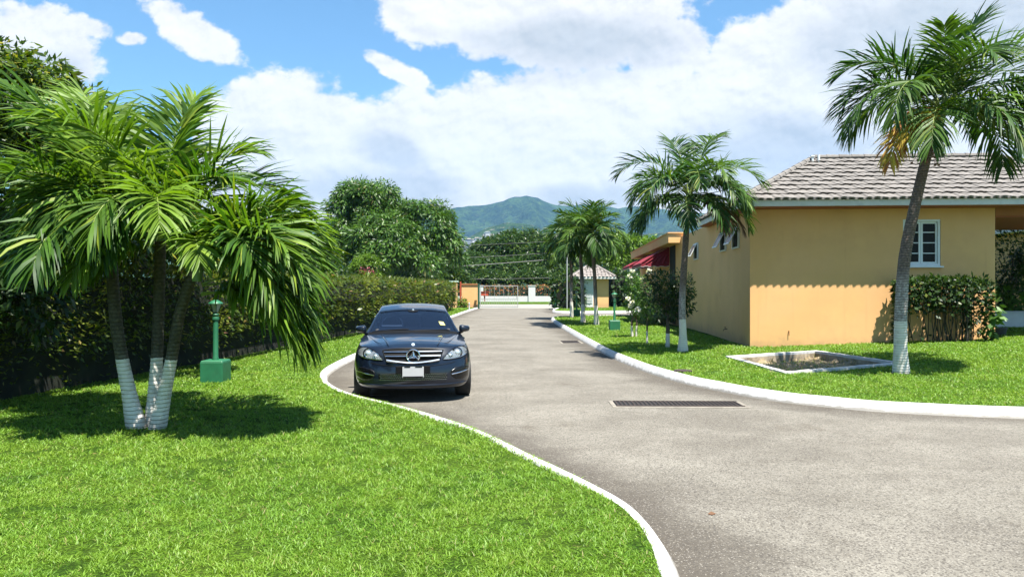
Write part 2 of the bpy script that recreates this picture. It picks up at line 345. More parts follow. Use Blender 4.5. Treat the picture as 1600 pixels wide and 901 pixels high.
S.cycles.sample_clamp_indirect = 4; S.cycles.use_denoising = True; S.cycles.caustics_reflective = False; S.cycles.caustics_refractive = False
# ------------------------------------------------------------------ ground plan
KL = catmull([(-2.0, -14), (-.9, -6), (.3, 0), (.86, 3.2), (.955, 4.31), (.97, 4.75), (.93, 5.25), (.83, 5.64), (.64, 6.12), (.45, 6.55), (.24, 7.0), (-.40, 8.4), (-1.36, 9.85), (-2.25, 10.96), (-2.85, 12.0), (-3.33, 13.3), (-3.6, 14.7), (-3.72, 17.3), (-3.72, 24), (-3.6, 34), (-3.45, 42), (-3.2, 52), (-2.85, 61.6)], 7)
KR = catmull([(32, 9.0), (20, 9.0), (12, 9.1), (8.5, 9.3), (6.62, 9.56), (5.2, 10.0), (4.4, 10.55), (3.86, 11.15), (3.38, 12.2), (2.99, 13.3), (2.65, 15.3), (2.4, 18.5), (2.25, 23.7), (2.12, 30.3), (2.05, 35.3), (2.06, 38.6), (2.2, 40.4), (2.6, 41.5), (3.4, 42.0), (8, 43.5), (32, 48)], 7)
KF = catmull([(3.6, 58.5), (3.05, 55), (2.85, 52), (2.95, 50.2), (3.5, 49.2), (4.6, 49.1), (9, 50.6), (32, 56)], 7)
POLY_L = [tuple(p) for p in KL] + [(-3.2, 62.3), (-4.6, 62.4), (-45, 62.4), (-45, -14)]
POLY_R = [tuple(p) for p in KR]
POLY_F = [tuple(p) for p in KF] + [(32, 66), (3.6, 66)]
PIT = [(4.62, 16.0), (6.95, 16.9), (7.55, 14.2), (4.86, 13.2)]
PITC = np.mean(np.array(PIT), 0); PIT_IN = [tuple(PITC + (np.array(p) - PITC) * .93) for p in PIT]
def HR(x, y, pit=True):
    x = np.asarray(x, float); y = np.asarray(y, float)
    yk = np.interp(x, [2, 2.65, 2.99, 3.38, 3.86, 5.2, 6.62, 8.5, 12, 32], [30, 15.3, 13.3, 12.2, 11.15, 10, 9.56, 9.3, 9.1, 9.0])
    z = .115 + .09 * smooth01((y - yk) / 7.0) * smooth01((x - 2.3) / 3) + .042 * np.clip(x - 6.3, 0, 8) * smooth01((y - 9.6) / 6.5)
    z = z * (1 - smooth01((y - 24) / 10)) + .12 * smooth01((y - 24) / 10) + (fbm(x * .7, y * .7, 3, 5) - .45) * .03
    if pit:
        m = inside(PIT_IN, x, y); z = np.where(m, z - .13 + (fbm(x * 3, y * 3, 3, 9) - .5) * .08, z)
    return z
def HL(x, y):
    x = np.asarray(x, float); y = np.asarray(y, float)
    return .085 + (fbm(x * .6, y * .6, 3, 15) - .45) * .05 + .04 * smooth01((-x - 2) / 5)
def HF(x, y): return .12 + 0 * np.asarray(x, float)
def on(px, py, H=HR):          # where the photo's pixel meets a lawn
    z = .12
    for _ in range(12):
        Y = F * (CH - z) / (py - CY); z = float(H((px - CX) / F * Y, Y))
    return Vector(((px - CX) / F * Y, Y, z))
def sheet(name, poly, H, cell, mat, x0, x1, y0, y1):
    xs = np.arange(x0, x1 + cell, cell); ys = np.arange(y0, y1 + cell, cell); X, Y = np.meshgrid(xs, ys)
    ins = inside(poly, X, Y); d, bx, by = dist_poly(poly, X, Y)
    X2 = np.where(ins, X, bx); Y2 = np.where(ins, Y, by); Z = H(X2, Y2)
    n = len(xs); keep = ins[:-1, :-1] | ins[1:, :-1] | ins[:-1, 1:] | ins[1:, 1:]
    j, i = np.nonzero(keep); a = j * n + i; Q = np.stack([a, a + 1, a + 1 + n, a + n], 1)
    V = np.stack([X2, Y2, Z], -1).reshape(-1, 3); u, inv = np.unique(Q, return_inverse=True)
    return tag(link(name, mesh_np(name, V[u], inv.reshape(Q.shape), True), mat), kind='structure')
def soil_mat():
    m, nt, out = newmat('lawn_soil'); p = nt.n('ShaderNodeNewGeometry').outputs['Position']; b = nt.n('ShaderNodeBsdfPrincipled')
    a = nt.mix(nt.ss(nt.noise(p, 1.4, 5, .6), .35, .65), (.05, .115, .008, 1), (.10, .18, .014, 1))
    a = nt.mix(nt.ss(nt.noise(p, 45, 4, .7), .45, .6), nt.mix(1, a, g4(.35), 'MULTIPLY'), a)
    a = nt.mix(nt.ss(nt.noise(p, 6, 5, .7), .62, .72), a, (.20, .17, .06, 1))
    nt.set(b.inputs['Base Color'], a); b.inputs['Roughness'].default_value = .95; b.inputs['Specular IOR Level'].default_value = .1
    bp = nt.n('ShaderNodeBump'); bp.inputs['Strength'].default_value = 1; bp.inputs['Distance'].default_value = .04; nt.set(bp.inputs['Height'], nt.noise(p, 40, 4, .7)); nt.set(b.inputs['Normal'], bp.outputs[0])
    nt.t.links.new(b.outputs[0], out.inputs[0]); return m
M['soil'] = soil_mat()
def dirt_mat():
    m, nt, out = newmat('pit_earth'); p = nt.n('ShaderNodeNewGeometry').outputs['Position']; b = nt.n('ShaderNodeBsdfPrincipled')
    a = nt.mix(nt.ss(nt.noise(p, 7, 5, .7), .4, .62), (.16, .12, .06, 1), (.26, .21, .14, 1)); nt.set(b.inputs['Base Color'], a); b.inputs['Roughness'].default_value = 1
    nt.t.links.new(b.outputs[0], out.inputs[0]); return m
M['dirt'] = dirt_mat()
def road_mat():
    m, nt, out = newmat('weathered_asphalt'); p = nt.n('ShaderNodeNewGeometry').outputs['Position']; b = nt.n('ShaderNodeBsdfPrincipled')
    at = nt.n('ShaderNodeAttribute', attribute_name='edge'); e = at.outputs['Fac']
    mp = nt.n('ShaderNodeMapping'); nt.set(mp.inputs[0], p); mp.inputs['Scale'].default_value = (.75, 1.0, 1)
    big = nt.noise(mp.outputs[0], .8, 6, .65, .4); mid = nt.noise(p, 3.5, 5, .7)
    base = nt.mix(nt.ss(big, .28, .72), (.120, .109, .090, 1), (.192, .178, .149, 1))
    base = nt.mix(nt.math('MULTIPLY', nt.ss(mid, .45, .7), .3), base, (.095, .083, .064, 1))
    base = nt.mix(nt.math('MULTIPLY', nt.ss(nt.noise(p, .9, 5, .7, .6), .57, .70), .5), base, (.072, .058, .042, 1))
    ed = nt.ss(nt.math('ADD', e, nt.math('MULTIPLY', nt.math('SUBTRACT', big, .5), 1.1)), .95, .02)
    base = nt.mix(nt.math('MULTIPLY', ed, .78), base, (.052, .043, .033, 1))
    vo = nt.n('ShaderNodeTexVoronoi'); nt.set(vo.inputs['Vector'], p); vo.inputs['Scale'].default_value = 85
    vr = nt.n('ShaderNodeSeparateColor'); nt.set(vr.inputs[0], vo.outputs['Color'])
    st = nt.math('MULTIPLY', nt.ss(vr.outputs[0], .55, .95), nt.ss(vo.outputs['Distance'], .55, .25))
    base = nt.mix(nt.math('MULTIPLY', st, .55), base, (.36, .335, .29, 1))
    dk = nt.math('MULTIPLY', nt.ss(vr.outputs[1], .5, .9), .72); base = nt.mix(dk, base, (.05, .044, .037, 1))
    nt.set(b.inputs['Base Color'], base); b.inputs['Roughness'].default_value = .9; b.inputs['Specular IOR Level'].default_value = .25
    bp = nt.n('ShaderNodeBump'); bp.inputs['Strength'].default_value = .7; bp.inputs['Distance'].default_value = .008; nt.set(bp.inputs['Height'], nt.noise(p, 95, 3, .7)); nt.set(b.inputs['Normal'], bp.outputs[0])
    nt.t.links.new(b.outputs[0], out.inputs[0]); return m
M['road'] = road_mat()
# base ground to the horizon
gm = pbr('far_ground', (.07, .10, .03), .95, .3, .01)
me = mesh_np('ground', [(-9000, -3000, -.06), (9000, -3000, -.06), (9000, 9000, -.06), (-9000, 9000, -.06)], [(0, 1, 2, 3)]); tag(link('ground', me, gm), kind='structure')
def drive():
    cell = .3; xs = np.arange(-8, 34, cell); ys = np.arange(-14, 63, cell); X, Y = np.meshgrid(xs, ys)
    d1, _, _ = dist_poly([tuple(p) for p in KL[::2]], X, Y, False); d2, _, _ = dist_poly([tuple(p) for p in KR[::2]], X, Y, False); d3, _, _ = dist_poly([tuple(p) for p in KF[::2]], X, Y, False)
    e = np.minimum(np.minimum(d1, d2), d3); n = len(xs); j, i = np.nonzero(np.ones((len(ys) - 1, n - 1), bool)); a = j * n + i
    me = mesh_np('driveway', np.stack([X, Y, X * 0], -1), np.stack([a, a + 1, a + 1 + n, a + n], 1))
    at = me.attributes.new('edge', 'FLOAT', 'POINT'); at.data.foreach_set('value', e.ravel().astype(np.float32))
    tag(link('driveway', me, M['road']), kind='structure')
drive()
def inset(poly, K, s):
    P = np.array(K); T = np.gradient(P, axis=0); T /= np.linalg.norm(T, axis=1)[:, None]; N = np.stack([-T[:, 1], T[:, 0]], 1) * s
    return [tuple(q) for q in (P + N)] + poly[len(K):]
SL = inset(POLY_L, KL, .07); SR = inset(POLY_R, KR, -.10); SF = inset(POLY_F, KF, .09)
sheet('lawn', SL, HL, .25, M['soil'], -20, 1.2, -2, 62.6)
def lawn_right():
    o = sheet('lawn', SR, HR, .12, [M['soil'], M['dirt']], 1.9, 22, 8.8, 47)
    me = o.data; n = len(me.polygons); c = np.empty(n * 3, np.float32); me.polygons.foreach_get('center', c); c = c.reshape(-1, 3)
    me.polygons.foreach_set('material_index', inside(PIT, c[:, 0], c[:, 1]).astype(np.int32))
lawn_right()
sheet('lawn', SF, HF, .6, M['soil'], 2.4, 32, 48.6, 66)
def kerb(name, line, w, h, side, z0=-.01):
    P = np.array(line); T = np.gradient(P, axis=0); T /= np.linalg.norm(T, axis=1)[:, None]; N = np.stack([-T[:, 1], T[:, 0]], 1) * side
    cell = [(-.03, z0), (.035, h - .02), (.052, h), (w - .02, h), (w, h - .02), (w + .01, z0)]; k = len(cell); V = []; Q = []
    for i in range(len(P)):
        wob = .002 * math.sin(i * .8) + .002 * math.sin(i * .31)
        for a, z in cell: q = P[i] + N[i] * (a + wob); V.append((q[0], q[1], z + (wob * .6 if z > 0 else 0)))
    for i in range(len(P) - 1):
        for j in range(k - 1): a = i * k + j; Q.append((a, a + 1, a + 1 + k, a + k))
    return tag(link(name, mesh_np(name, V, Q, False), M['kerb']), kind='structure')
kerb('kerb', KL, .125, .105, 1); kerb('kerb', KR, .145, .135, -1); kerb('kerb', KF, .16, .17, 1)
# street beyond the gate
sm_ = pbr('street_asphalt', (.26, .25, .22), .9, .15, .8)
tag(link('street', mesh_np('street', [(-60, 63.0, -.01), (60, 63.0, -.01), (60, 79, -.01), (-60, 79, -.01)], [(0, 1, 2, 3)]), sm_), kind='structure')
tag(link('grass_verge', mesh_np('grass_verge', [(-60, 79, .03), (60, 79, .03), (60, 92, .05), (-60, 92, .05), (-60, 79, -.06), (60, 79, -.06)], [(0, 1, 2, 3), (4, 5, 1, 0)]), M['soil']), kind='structure')
# painted bay line beside the car
tag(link('bay_line', mesh_np('bay_line', [(-2.62, 11.52, .004), (-1.95, 11.62, .004), (-1.95, 11.70, .004), (-2.64, 11.60, .004)], [(0, 1, 2, 3)]), M['kerb']), kind='structure')
# ------------------------------------------------------------------ grass
def grass_obj():
    Vs = []; Qs = []; base = 0
    def add(poly, H, n, x0, x1, y0, y1, pw, avoid=(), hfun=None):
        nonlocal base
        # distance-weighted sampling: density ~ Y^-pw
        u = RNG.random(n); a = 1 - pw; Y = (y0 ** a + u * (y1 ** a - y0 ** a)) ** (1 / a)
        lim = .80 * Y + .6; lo = np.maximum(x0, -lim); hi = np.minimum(x1, lim); X = lo + RNG.random(n) * (hi - lo)
        wgt = (hi - lo) / ((hi - lo).max()); k = (RNG.random(n) < wgt) & inside(poly, X, Y)
        for av in avoid: k &= ~inside(av, X, Y)
        k &= vnoise(X * 9, Y * 9, 61) + .5 * vnoise(X * 22, Y * 22, 62) > .45 + .25 * (RNG.random(n) < .6)
        X = X[k]; Y = Y[k]; n = len(X); Z = H(X, Y) - .004
        sc = np.clip(Y / 7.0, .8, 6.0)
        pat = .75 + .5 * fbm(X * 1.1, Y * 1.1, 3, 31)
        L = (.026 + .036 * RNG.random(n) ** 1.5) * pat * sc ** .35; Wd = (.004 + .004 * RNG.random(n)) * sc ** .9
        az = RNG.random(n) * 6.2832; tilt = np.radians(15 + 55 * RNG.random(n) ** .8)
        D = np.stack([np.cos(az) * np.sin(tilt), np.sin(az) * np.sin(tilt), np.cos(tilt)], 1)
        az2 = RNG.random(n) * 6.2832; Sd = np.stack([np.cos(az2), np.sin(az2), 0 * az2], 1) * (Wd / 2)[:, None]
        B = np.stack([X, Y, Z], 1); Mi = B + D * (L * .55)[:, None]; Tp = Mi + (D * .8 + np.stack([np.cos(az) * .45, np.sin(az) * .45, -.15 + 0 * az], 1)) * (L * .5)[:, None]
        V = np.stack([B - Sd * .8, B + Sd * .8, Mi + Sd, Tp, Mi - Sd], 1)
        Vs.append(V.reshape(-1, 3)); i0 = base + np.arange(n) * 5
        Qs.append(np.stack([i0, i0 + 1, i0 + 2, i0 + 4], 1)); Qs.append(np.stack([i0 + 4, i0 + 2, i0 + 3, i0 + 3], 1)); base += 5 * n
    kl = [tuple(p) for p in KL]
    def inset(poly, K, s):
        P = np.array(K); T = np.gradient(P, axis=0); T /= np.linalg.norm(T, axis=1)[:, None]; N = np.stack([-T[:, 1], T[:, 0]], 1) * s
        return [tuple(q) for q in (P + N)] + poly[len(K):]
    PL = inset(POLY_L, KL, .10); PR = inset(POLY_R, KR, -.15); PF = inset(POLY_F, KF, .15)
    house = [(5.95, 18.62), (12.2, 18.2), (20, 40), (6.9, 45)]
    add(PL, HL, 700000, -9, 1.2, 3.3, 14, 1.6)
    add(PL, HL, 80000, -8, 0, 14, 60, 1.8)
    add(PR, HR, 420000, 2, 16, 9.6, 24, 1.2, (PIT, house))
    add(PR, HR, 50000, 2, 16, 24, 43, 1.5, (house,))
    add(PF, HF, 9000, 2.6, 14, 49, 62, 1.2)
    # a few dry weeds in the pit
    add(PIT_IN, HR, 2200, 4.6, 7.5, 13.2, 17, 1.2)
    # longer blades spilling over the kerb where the lawn bulges to the road
    K = np.array(KL); sel = K[(K[:, 1] > 5.6) & (K[:, 1] < 11.6)]; d = np.concatenate([[0], np.cumsum(np.linalg.norm(np.diff(sel, axis=0), axis=1))]); n = 6000
    s = RNG.random(n) * d[-1]; w = smooth01(np.minimum(s, d[-1] - s) / 1.6) * (.35 + .9 * vnoise(s * 2.2, s * 0, 5)); kk = RNG.random(n) < w; s = s[kk]; n = len(s); X = np.interp(s, d, sel[:, 0]); Y = np.interp(s, d, sel[:, 1])
    T = np.gradient(sel, axis=0); T /= np.linalg.norm(T, axis=1)[:, None]; nx = -np.interp(s, d, T[:, 1]); ny = np.interp(s, d, T[:, 0]); o = .06 + RNG.random(n) * .08; X = X + nx * o; Y = Y + ny * o
    L = .035 + .035 * RNG.random(n); az = np.arctan2(-ny, -nx) + RNG.normal(size=n) * 1.1; tl = np.radians(25 + 40 * RNG.random(n)); D = np.stack([np.cos(az) * np.sin(tl), np.sin(az) * np.sin(tl), np.cos(tl)], 1)
    a2 = RNG.random(n) * 6.28; Sd = np.stack([np.cos(a2), np.sin(a2), a2 * 0], 1) * .004; B = np.stack([X, Y, X * 0 + .08], 1); Mi = B + D * (L * .55)[:, None]; Tp = Mi + (D * .7 + np.stack([np.cos(az) * .6, np.sin(az) * .6, -.25 + 0 * az], 1)) * (L * .5)[:, None]
    Vs.append(np.stack([B - Sd, B + Sd, Mi + Sd, Tp, Mi - Sd], 1).reshape(-1, 3)); i0 = base + np.arange(n) * 5; Qs.append(np.stack([i0, i0 + 1, i0 + 2, i0 + 4], 1)); Qs.append(np.stack([i0 + 4, i0 + 2, i0 + 3, i0 + 3], 1)); base += 5 * n
    V = np.concatenate(Vs); Q = np.concatenate(Qs)
    tri = Q[:, 2] == 0  # placeholder, real triangles below
    me = bpy.data.meshes.new('grass'); isq = Q[:, 2] != Q[:, 3]
    tot = np.where(isq, 4, 3).astype(np.int32); st = np.concatenate([[0], np.cumsum(tot)[:-1]]).astype(np.int32)
    flat = Q.ravel()[np.stack([isq | True, isq | True, isq | True, isq], 1).ravel()].astype(np.int32)
    me.vertices.add(len(V)); me.vertices.foreach_set('co', V.astype(np.float32).ravel()); me.loops.add(len(flat)); me.loops.foreach_set('vertex_index', flat)
    me.polygons.add(len(Q)); me.polygons.foreach_set('loop_start', st); me.polygons.foreach_set('loop_total', tot); me.update(calc_edges=True)
    m, nt, out = newmat('grass_blades'); geo = nt.n('ShaderNodeNewGeometry'); r = geo.outputs['Random Per Island']; p = geo.outputs['Position']
    c = nt.mix(r, (.072, .160, .011, 1), (.195, .345, .036, 1)); c = nt.mix(nt.math('GREATER_THAN', r, .96), c, (.27, .24, .09, 1))
    pf = nt.ss(nt.noise(p, .9, 5, .65), .38, .68); c = nt.mix(nt.math('MULTIPLY', pf, .6), c, (.20, .30, .030, 1))
    pd = nt.ss(nt.noise(p, 2.3, 5, .65), .56, .72); c = nt.mix(nt.math('MULTIPLY', pd, .55), c, (.035, .10, .010, 1))
    b = nt.n('ShaderNodeBsdfPrincipled'); nt.set(b.inputs['Base Color'], c); b.inputs['Roughness'].default_value = .5; b.inputs['Specular IOR Level'].default_value = .35
    t = nt.n('ShaderNodeBsdfTranslucent'); nt.set(t.inputs[0], nt.mix(1, c, (1.4, 1.4, .7, 1), 'MULTIPLY')); mx = nt.n('ShaderNodeMixShader'); mx.inputs[0].default_value = .35
    nt.t.links.new(b.outputs[0], mx.inputs[1]); nt.t.links.new(t.outputs[0], mx.inputs[2]); nt.t.links.new(mx.outputs[0], out.inputs[0])
    o = link('grass', me, m); tag(o, 'bright green clipped lawn grass growing on both sides of the driveway', 'grass', kind='stuff')
grass_obj()
# ------------------------------------------------------------------ hills
def hills(name, prof, Yr, Yf, Yb, amp, col1, col2, seed, pale=None):
    us = np.arange(-1500, 3400, 9.0); k = 70; ts = np.linspace(0, 1.35, k)
    px = [p[0] for p in prof]; ph = [CY - p[1] for p in prof]
    U, Tt = np.meshgrid(us, ts); Yd = Yf + (Yr - Yf) * Tt
    H = np.interp(U, px, ph) * Yr / F + CH
    X = (U - CX) / F * Yr * (.55 + .45 * Tt) + 0
    shp = np.where(Tt <= 1, smooth01(Tt) * .55 + .45 * Tt ** 1.6, 1 - (Tt - 1) * 1.5)
    nz = fbm(X / 420, Yd / 420, 5, seed) - .48; rid = np.abs(fbm(X / 300 + 9, Yd / 700, 4, seed + 7) - .48) * 2
    Z = H * shp + (nz * amp * 1.6 - rid * amp * 1.5) * np.clip(Tt * 2.2, 0, 1) * np.clip(np.abs(1 - Tt) * 4 + .10, 0, 1) + (fbm(X / 26, Yd / 26, 3, seed + 3) - .48) * amp * .16
    Z = np.where(Tt <= 0, -2, Z)
    n = len(us); j, i = np.nonzero(np.ones((k - 1, n - 1), bool)); a = j * n + i
    me = mesh_np(name, np.stack([X, Yd, Z], -1), np.stack([a, a + 1, a + 1 + n, a + n], 1), True)
    m, nt, out = newmat(name); p = nt.n('ShaderNodeNewGeometry').outputs['Position']; b = nt.n('ShaderNodeBsdfPrincipled')
    c = nt.mix(nt.ss(nt.noise(p, .010, 8, .75), .40, .60), c4(col1), c4(col2)); c = nt.mix(nt.ss(nt.noise(p, .05, 5, .75), .48, .60), c, c4([q * .35 for q in col1]))
    if pale: c = nt.mix(nt.math('MULTIPLY', nt.ss(nt.noise(p, .035, 6, .75), .56, .66), .7), c, c4(pale))
    nt.set(b.inputs['Base Color'], c); b.inputs['Roughness'].default_value = 1; b.inputs['Specular IOR Level'].default_value = 0
    bp = nt.n('ShaderNodeBump'); bp.inputs['Strength'].default_value = 1; bp.inputs['Distance'].default_value = 22; nt.set(bp.inputs['Height'], nt.noise(p, .03, 8, .7)); nt.set(b.inputs['Normal'], bp.outputs[0])
    nt.t.links.new(b.outputs[0], out.inputs[0]); tag(link(name, me, m), kind='structure')
hills('mountain', [(-1500, 340), (0, 360), (440, 357), (500, 350), (530, 346), (600, 335), (680, 329), (740, 322), (770, 318), (790, 312), (805, 308), (820, 306), (840, 308), (855, 314), (870, 318), (890, 317), (905, 314), (925, 316), (950, 317), (965, 321), (985, 319), (1010, 323), (1050, 328), (1150, 330), (1300, 305), (1420, 280), (1560, 262), (1700, 270), (3400, 300)], 4200, 2300, 4800, 150, (.010, .026, .008), (.036, .070, .016), 3, (.07, .10, .035))
HILL2 = [(-1500, 430), (300, 400), (560, 398), (650, 392), (700, 384), (735, 370), (760, 356), (785, 348), (800, 346), (830, 350), (850, 358), (866, 366), (900, 370), (930, 372), (1000, 366), (1100, 366), (1300, 380), (3400, 400)]
hills('hill', HILL2, 2300, 1000, 2700, 60, (.016, .04, .012), (.045, .085, .022), 21, (.26, .23, .17))
# ------------------------------------------------------------------ foliage
def norm(v): return v / (np.linalg.norm(v, axis=-1, keepdims=True) + 1e-9)
def leaf_quads(P, Nrm, L, Wd, droop=.5, jit=.7, fold=.15):
    """one folded blade per row: hangs outward from its clump"""
    n = len(P); rv = norm(RNG.normal(size=(n, 3)))
    D = norm(Nrm + rv * jit + np.array([0, 0, -droop])); s = norm(np.cross(D, norm(Nrm + rv[:, ::-1] * .6)))
    L = L[:, None]; Wd = Wd[:, None]; up = norm(np.cross(s, D))
    a = P; b = P + D * L * .45 + s * Wd * .5 - up * Wd * fold; c = P + D * L + np.array([0, 0, -1]) * L * .18 * droop; d = P + D * L * .45 - s * Wd * .5 - up * Wd * fold
    return np.stack([a, b, c, d], 1).reshape(-1, 3)
def quads_idx(n): return np.arange(n * 4, dtype=np.int32).reshape(-1, 4)
def crown_pts(ells, nclump, nleaf, cr, upbias=.25, fill=.12, seed=0):
    vol = np.array([e[3] * e[4] * e[5] for e in ells]) ** (2 / 3); pr = vol / vol.sum(); k = RNG.choice(len(ells), nclump, p=pr)
    E = np.array(ells)[k]; d = norm(RNG.normal(size=(nclump, 3))); d[:, 2] = np.where(d[:, 2] < -upbias, -d[:, 2], d[:, 2])
    rr = np.where(RNG.random(nclump) < fill, RNG.random(nclump) * .75 + .2, .86 + .2 * RNG.random(nclump))
    C = E[:, :3] + d * E[:, 3:6] * rr[:, None]
    # keep only the outer skin: drop clump centres deep inside another ellipsoid
    keep = np.ones(nclump, bool)
    for e in ells: keep &= ~(((C - np.array(e[:3])) / np.array(e[3:6])) ** 2).sum(1).__lt__(.30) | (RNG.random(nclump) < .3)
    C = C[keep]; d = d[keep]; m = len(C); r = cr * (.6 + .8 * RNG.random(m))
    i = np.repeat(np.arange(m), nleaf); q = norm(RNG.normal(size=(m * nleaf, 3)) + d[i] * .55 + np.array([0, 0, .35]))
    P = C[i] + q * r[i][:, None] * (.55 + .5 * RNG.random(m * nleaf))[:, None] * np.array([1, 1, .75]); return P, q
def foliage(name, parts, mat, parent):
    V = np.concatenate(parts); return link(name, mesh_np(name, V, quads_idx(len(V) // 4)), mat, parent, True)
def limbs(mb, base, top, r0, ells, n=7):
    b = Vector(base); t = Vector(top); mid = b.lerp(t, .5) + Vector((random.uniform(-.1, .1), 0, 0)) * r0 * 6
    mb.tube([b - Vector((0, 0, .1)), b + Vector((0, 0, .15)), mid, t], [r0 * 1.5, r0 * 1.1, r0 * .9, r0 * .7], 9)
    for e in (ells * 3)[:n]:
        c = Vector(e[:3]) + Vector([random.uniform(-.4, .4) * e[3 + i] for i in range(3)])
        m = t.lerp(c, .5) + Vector((0, 0, -.08 * e[5])); mb.tube([t - Vector((0, 0, r0)), m, c], [r0 * .55, r0 * .35, r0 * .12], 6)
def tree(name, label, cat, base, ells, ncl, nl, cr, lsize, mat, trunk_r=.18, droop=.5, group=None, asp=.42, extra=None, top=None, upbias=.25, bark='bark', fill=.12):
    t = thing(name, label, cat, base, 0, group)
    mb = MB(); tp = top or (ells[0][0], ells[0][1], base[2] + (ells[0][2] - base[2]) * .55); limbs(mb, base, tp, trunk_r, ells); mb.build('trunk', M[bark], t, True, smooth=True)
    P, N = crown_pts(ells, ncl, nl, cr, upbias, fill); L = lsize * (.7 + .6 * RNG.random(len(P)))
    foliage('crown', [leaf_quads(P, N, L, L * asp, droop)], mat, t)
    if extra: extra(t)
    return t
def ell(px, py, Y, rx, ry, dz=0):      # ellipsoid from its photo footprint
    c = W(px, py, Y); return (c.x, c.y, c.z, rx * Y / F, rx * Y / F * .85, ry * Y / F)
# --- mango tree behind the hedge
tree('mango_tree', 'large rounded dark green tree with a two-lobed crown standing behind the hedge end', 'tree', (-13.0, 72, 0),
     [ell(578, 326, 72, 50, 33), ell(660, 364, 71, 47, 42), ell(540, 372, 71, 34, 32), ell(605, 385, 69, 58, 40), ell(690, 402, 70, 21, 34), ell(590, 350, 72, 50, 34), ell(545, 405, 70, 34, 30), ell(620, 412, 68, 62, 28)],
     430, 150, 1.05, .42, M['leaf_mango'], .45, .75, asp=.30, fill=.04)
tree('flowering_shrub', 'low leafy shrub with a pink flower cluster above the hedge', 'shrub', (-13.2, 64, 0),
     [ell(575, 425, 64, 26, 24), ell(560, 432, 64, 16, 16)], 90, 45, .32, .26, M['leaf_lime'], .06, .6, asp=.3,
     extra=lambda t: foliage('blossoms', [leaf_quads(*(lambda n: (np.array(W(573, 423, 63)) + RNG.normal(size=(n, 3)) * np.array([.35, .2, .16]), norm(RNG.normal(size=(n, 3)))))(160), np.full(160, .16), np.full(160, .12))], M['pink'], t))
# --- trees beyond the street and gate
G = 'broad leafy trees beyond the gate'
bt = [('wide spreading tree with the highest domed crown beyond the gate', [ell(805, 398, 118, 62, 22), ell(772, 416, 116, 38, 20), ell(815, 382, 119, 38, 14)], 'leaf_mid', 420),
      ('low bushy tree beyond the gate, directly above the grey gate leaf', [ell(745, 425, 108, 40, 20), ell(790, 430, 106, 45, 16)], 'leaf_mid', 300),
      ('dense dark tree beyond the street between the gate and the grey palms', [ell(860, 410, 112, 40, 28), ell(835, 425, 110, 42, 20)], 'leaf_mid', 300),
      ('leafy tree with a flattish top behind the pavilion palms', [ell(885, 395, 125, 32, 26), ell(915, 405, 122, 40, 26)], 'leaf_dark', 260),
      ('dark bushy tree filling the gap beside the mango tree', [ell(718, 428, 98, 26, 18), ell(708, 432, 96, 24, 16)], 'leaf_mid', 160)]
for lb, el, mt, n in bt:
    tree('broadleaf_tree', lb, 'tree', (el[0][0], el[0][1], 0), el, n, 60, 1.25, .62, M[mt], .3, .5, G)
tree('broadleaf_tree', 'bright yellow-green tree behind the small pavilion', 'tree', W(985, 451, 76).xy.to_3d(), [ell(975, 398, 76, 40, 30), ell(1005, 405, 78, 40, 30), ell(950, 415, 75, 30, 26), ell(1040, 408, 80, 40, 28)], 420, 40, .55, .42, M['leaf_lime'], .3, .6, 'trees behind the pavilion', asp=.35)
tree('broadleaf_tree', 'dark tree rising behind the hedge between the clustered palm and the mango tree', 'tree', W(470, 451, 66).xy.to_3d(), [ell(465, 405, 66, 48, 30), ell(500, 412, 67, 38, 26), ell(430, 400, 62, 45, 34)], 340, 40, .55, .36, M['leaf_mid'], .3, .5, 'trees behind the hedge')
tree('broadleaf_tree', 'dark leafy tree hidden mostly by the clustered palm crown', 'tree', W(360, 451, 40).xy.to_3d(), [ell(370, 400, 40, 62, 40), ell(420, 415, 42, 40, 26)], 260, 40, .42, .26, M['leaf_dark'], .25, .5, 'trees behind the hedge')
tree('broadleaf_tree', 'dense dark evergreen rising above the hedge directly behind the clustered palm trunks', 'tree', (-8.6, 15.5, .1), [ell(205, 375, 15.5, 95, 75), ell(120, 400, 14, 80, 70), ell(320, 405, 18, 85, 48), ell(50, 420, 13, 70, 80)], 620, 50, .30, .13, M['leaf_dark'], .15, .5, 'trees behind the hedge', asp=.42)
# large tree at the picture's edge and the wild growth under it
tree('broadleaf_tree', 'tall yellow-green broadleaf tree overhanging the hedge behind the clustered palm', 'tree', (-9.6, 11.6, .1),
     [(-9.0, 11.4, 3.9, 1.6, 1.5, 1.15), (-8.0, 11.6, 3.1, 1.5, 1.4, 1.3), (-7.0, 12.2, 2.5, 1.3, 1.3, 1.1), (-9.8, 11.0, 2.4, 1.6, 1.5, 1.4), (-10.6, 11.2, 3.8, 1.5, 1.5, 1.2), (-6.2, 13.2, 2.3, 1.1, 1.2, .9), ell(62, 170, 11, 74, 58), ell(105, 250, 11, 70, 60), ell(-10, 130, 11, 60, 50)],
     1000, 60, .30, .135, leafmat('leaf_edge', (.02, .055, .008), (.13, .19, .015), (.26, .25, .03), .32, f3=.12), .2, .55, 'trees behind the hedge', asp=.42)
tree('broadleaf_tree', 'dark small-leaved tree with low branches crowding the lawn edge behind the clustered palm', 'tree', (-8.4, 9.0, .1),
     [(-7.2, 9.4, 1.9, .9, .9, .8), (-7.6, 9.2, 3.0, 1.0, .9, .9), (-6.9, 9.6, 1.3, .9, .7, .8), (-6.95, 9.8, 3.9, .45, .5, .35)], 330, 45, .24, .12, M['leaf_dark'], .12, .55, 'trees behind the hedge', asp=.42)
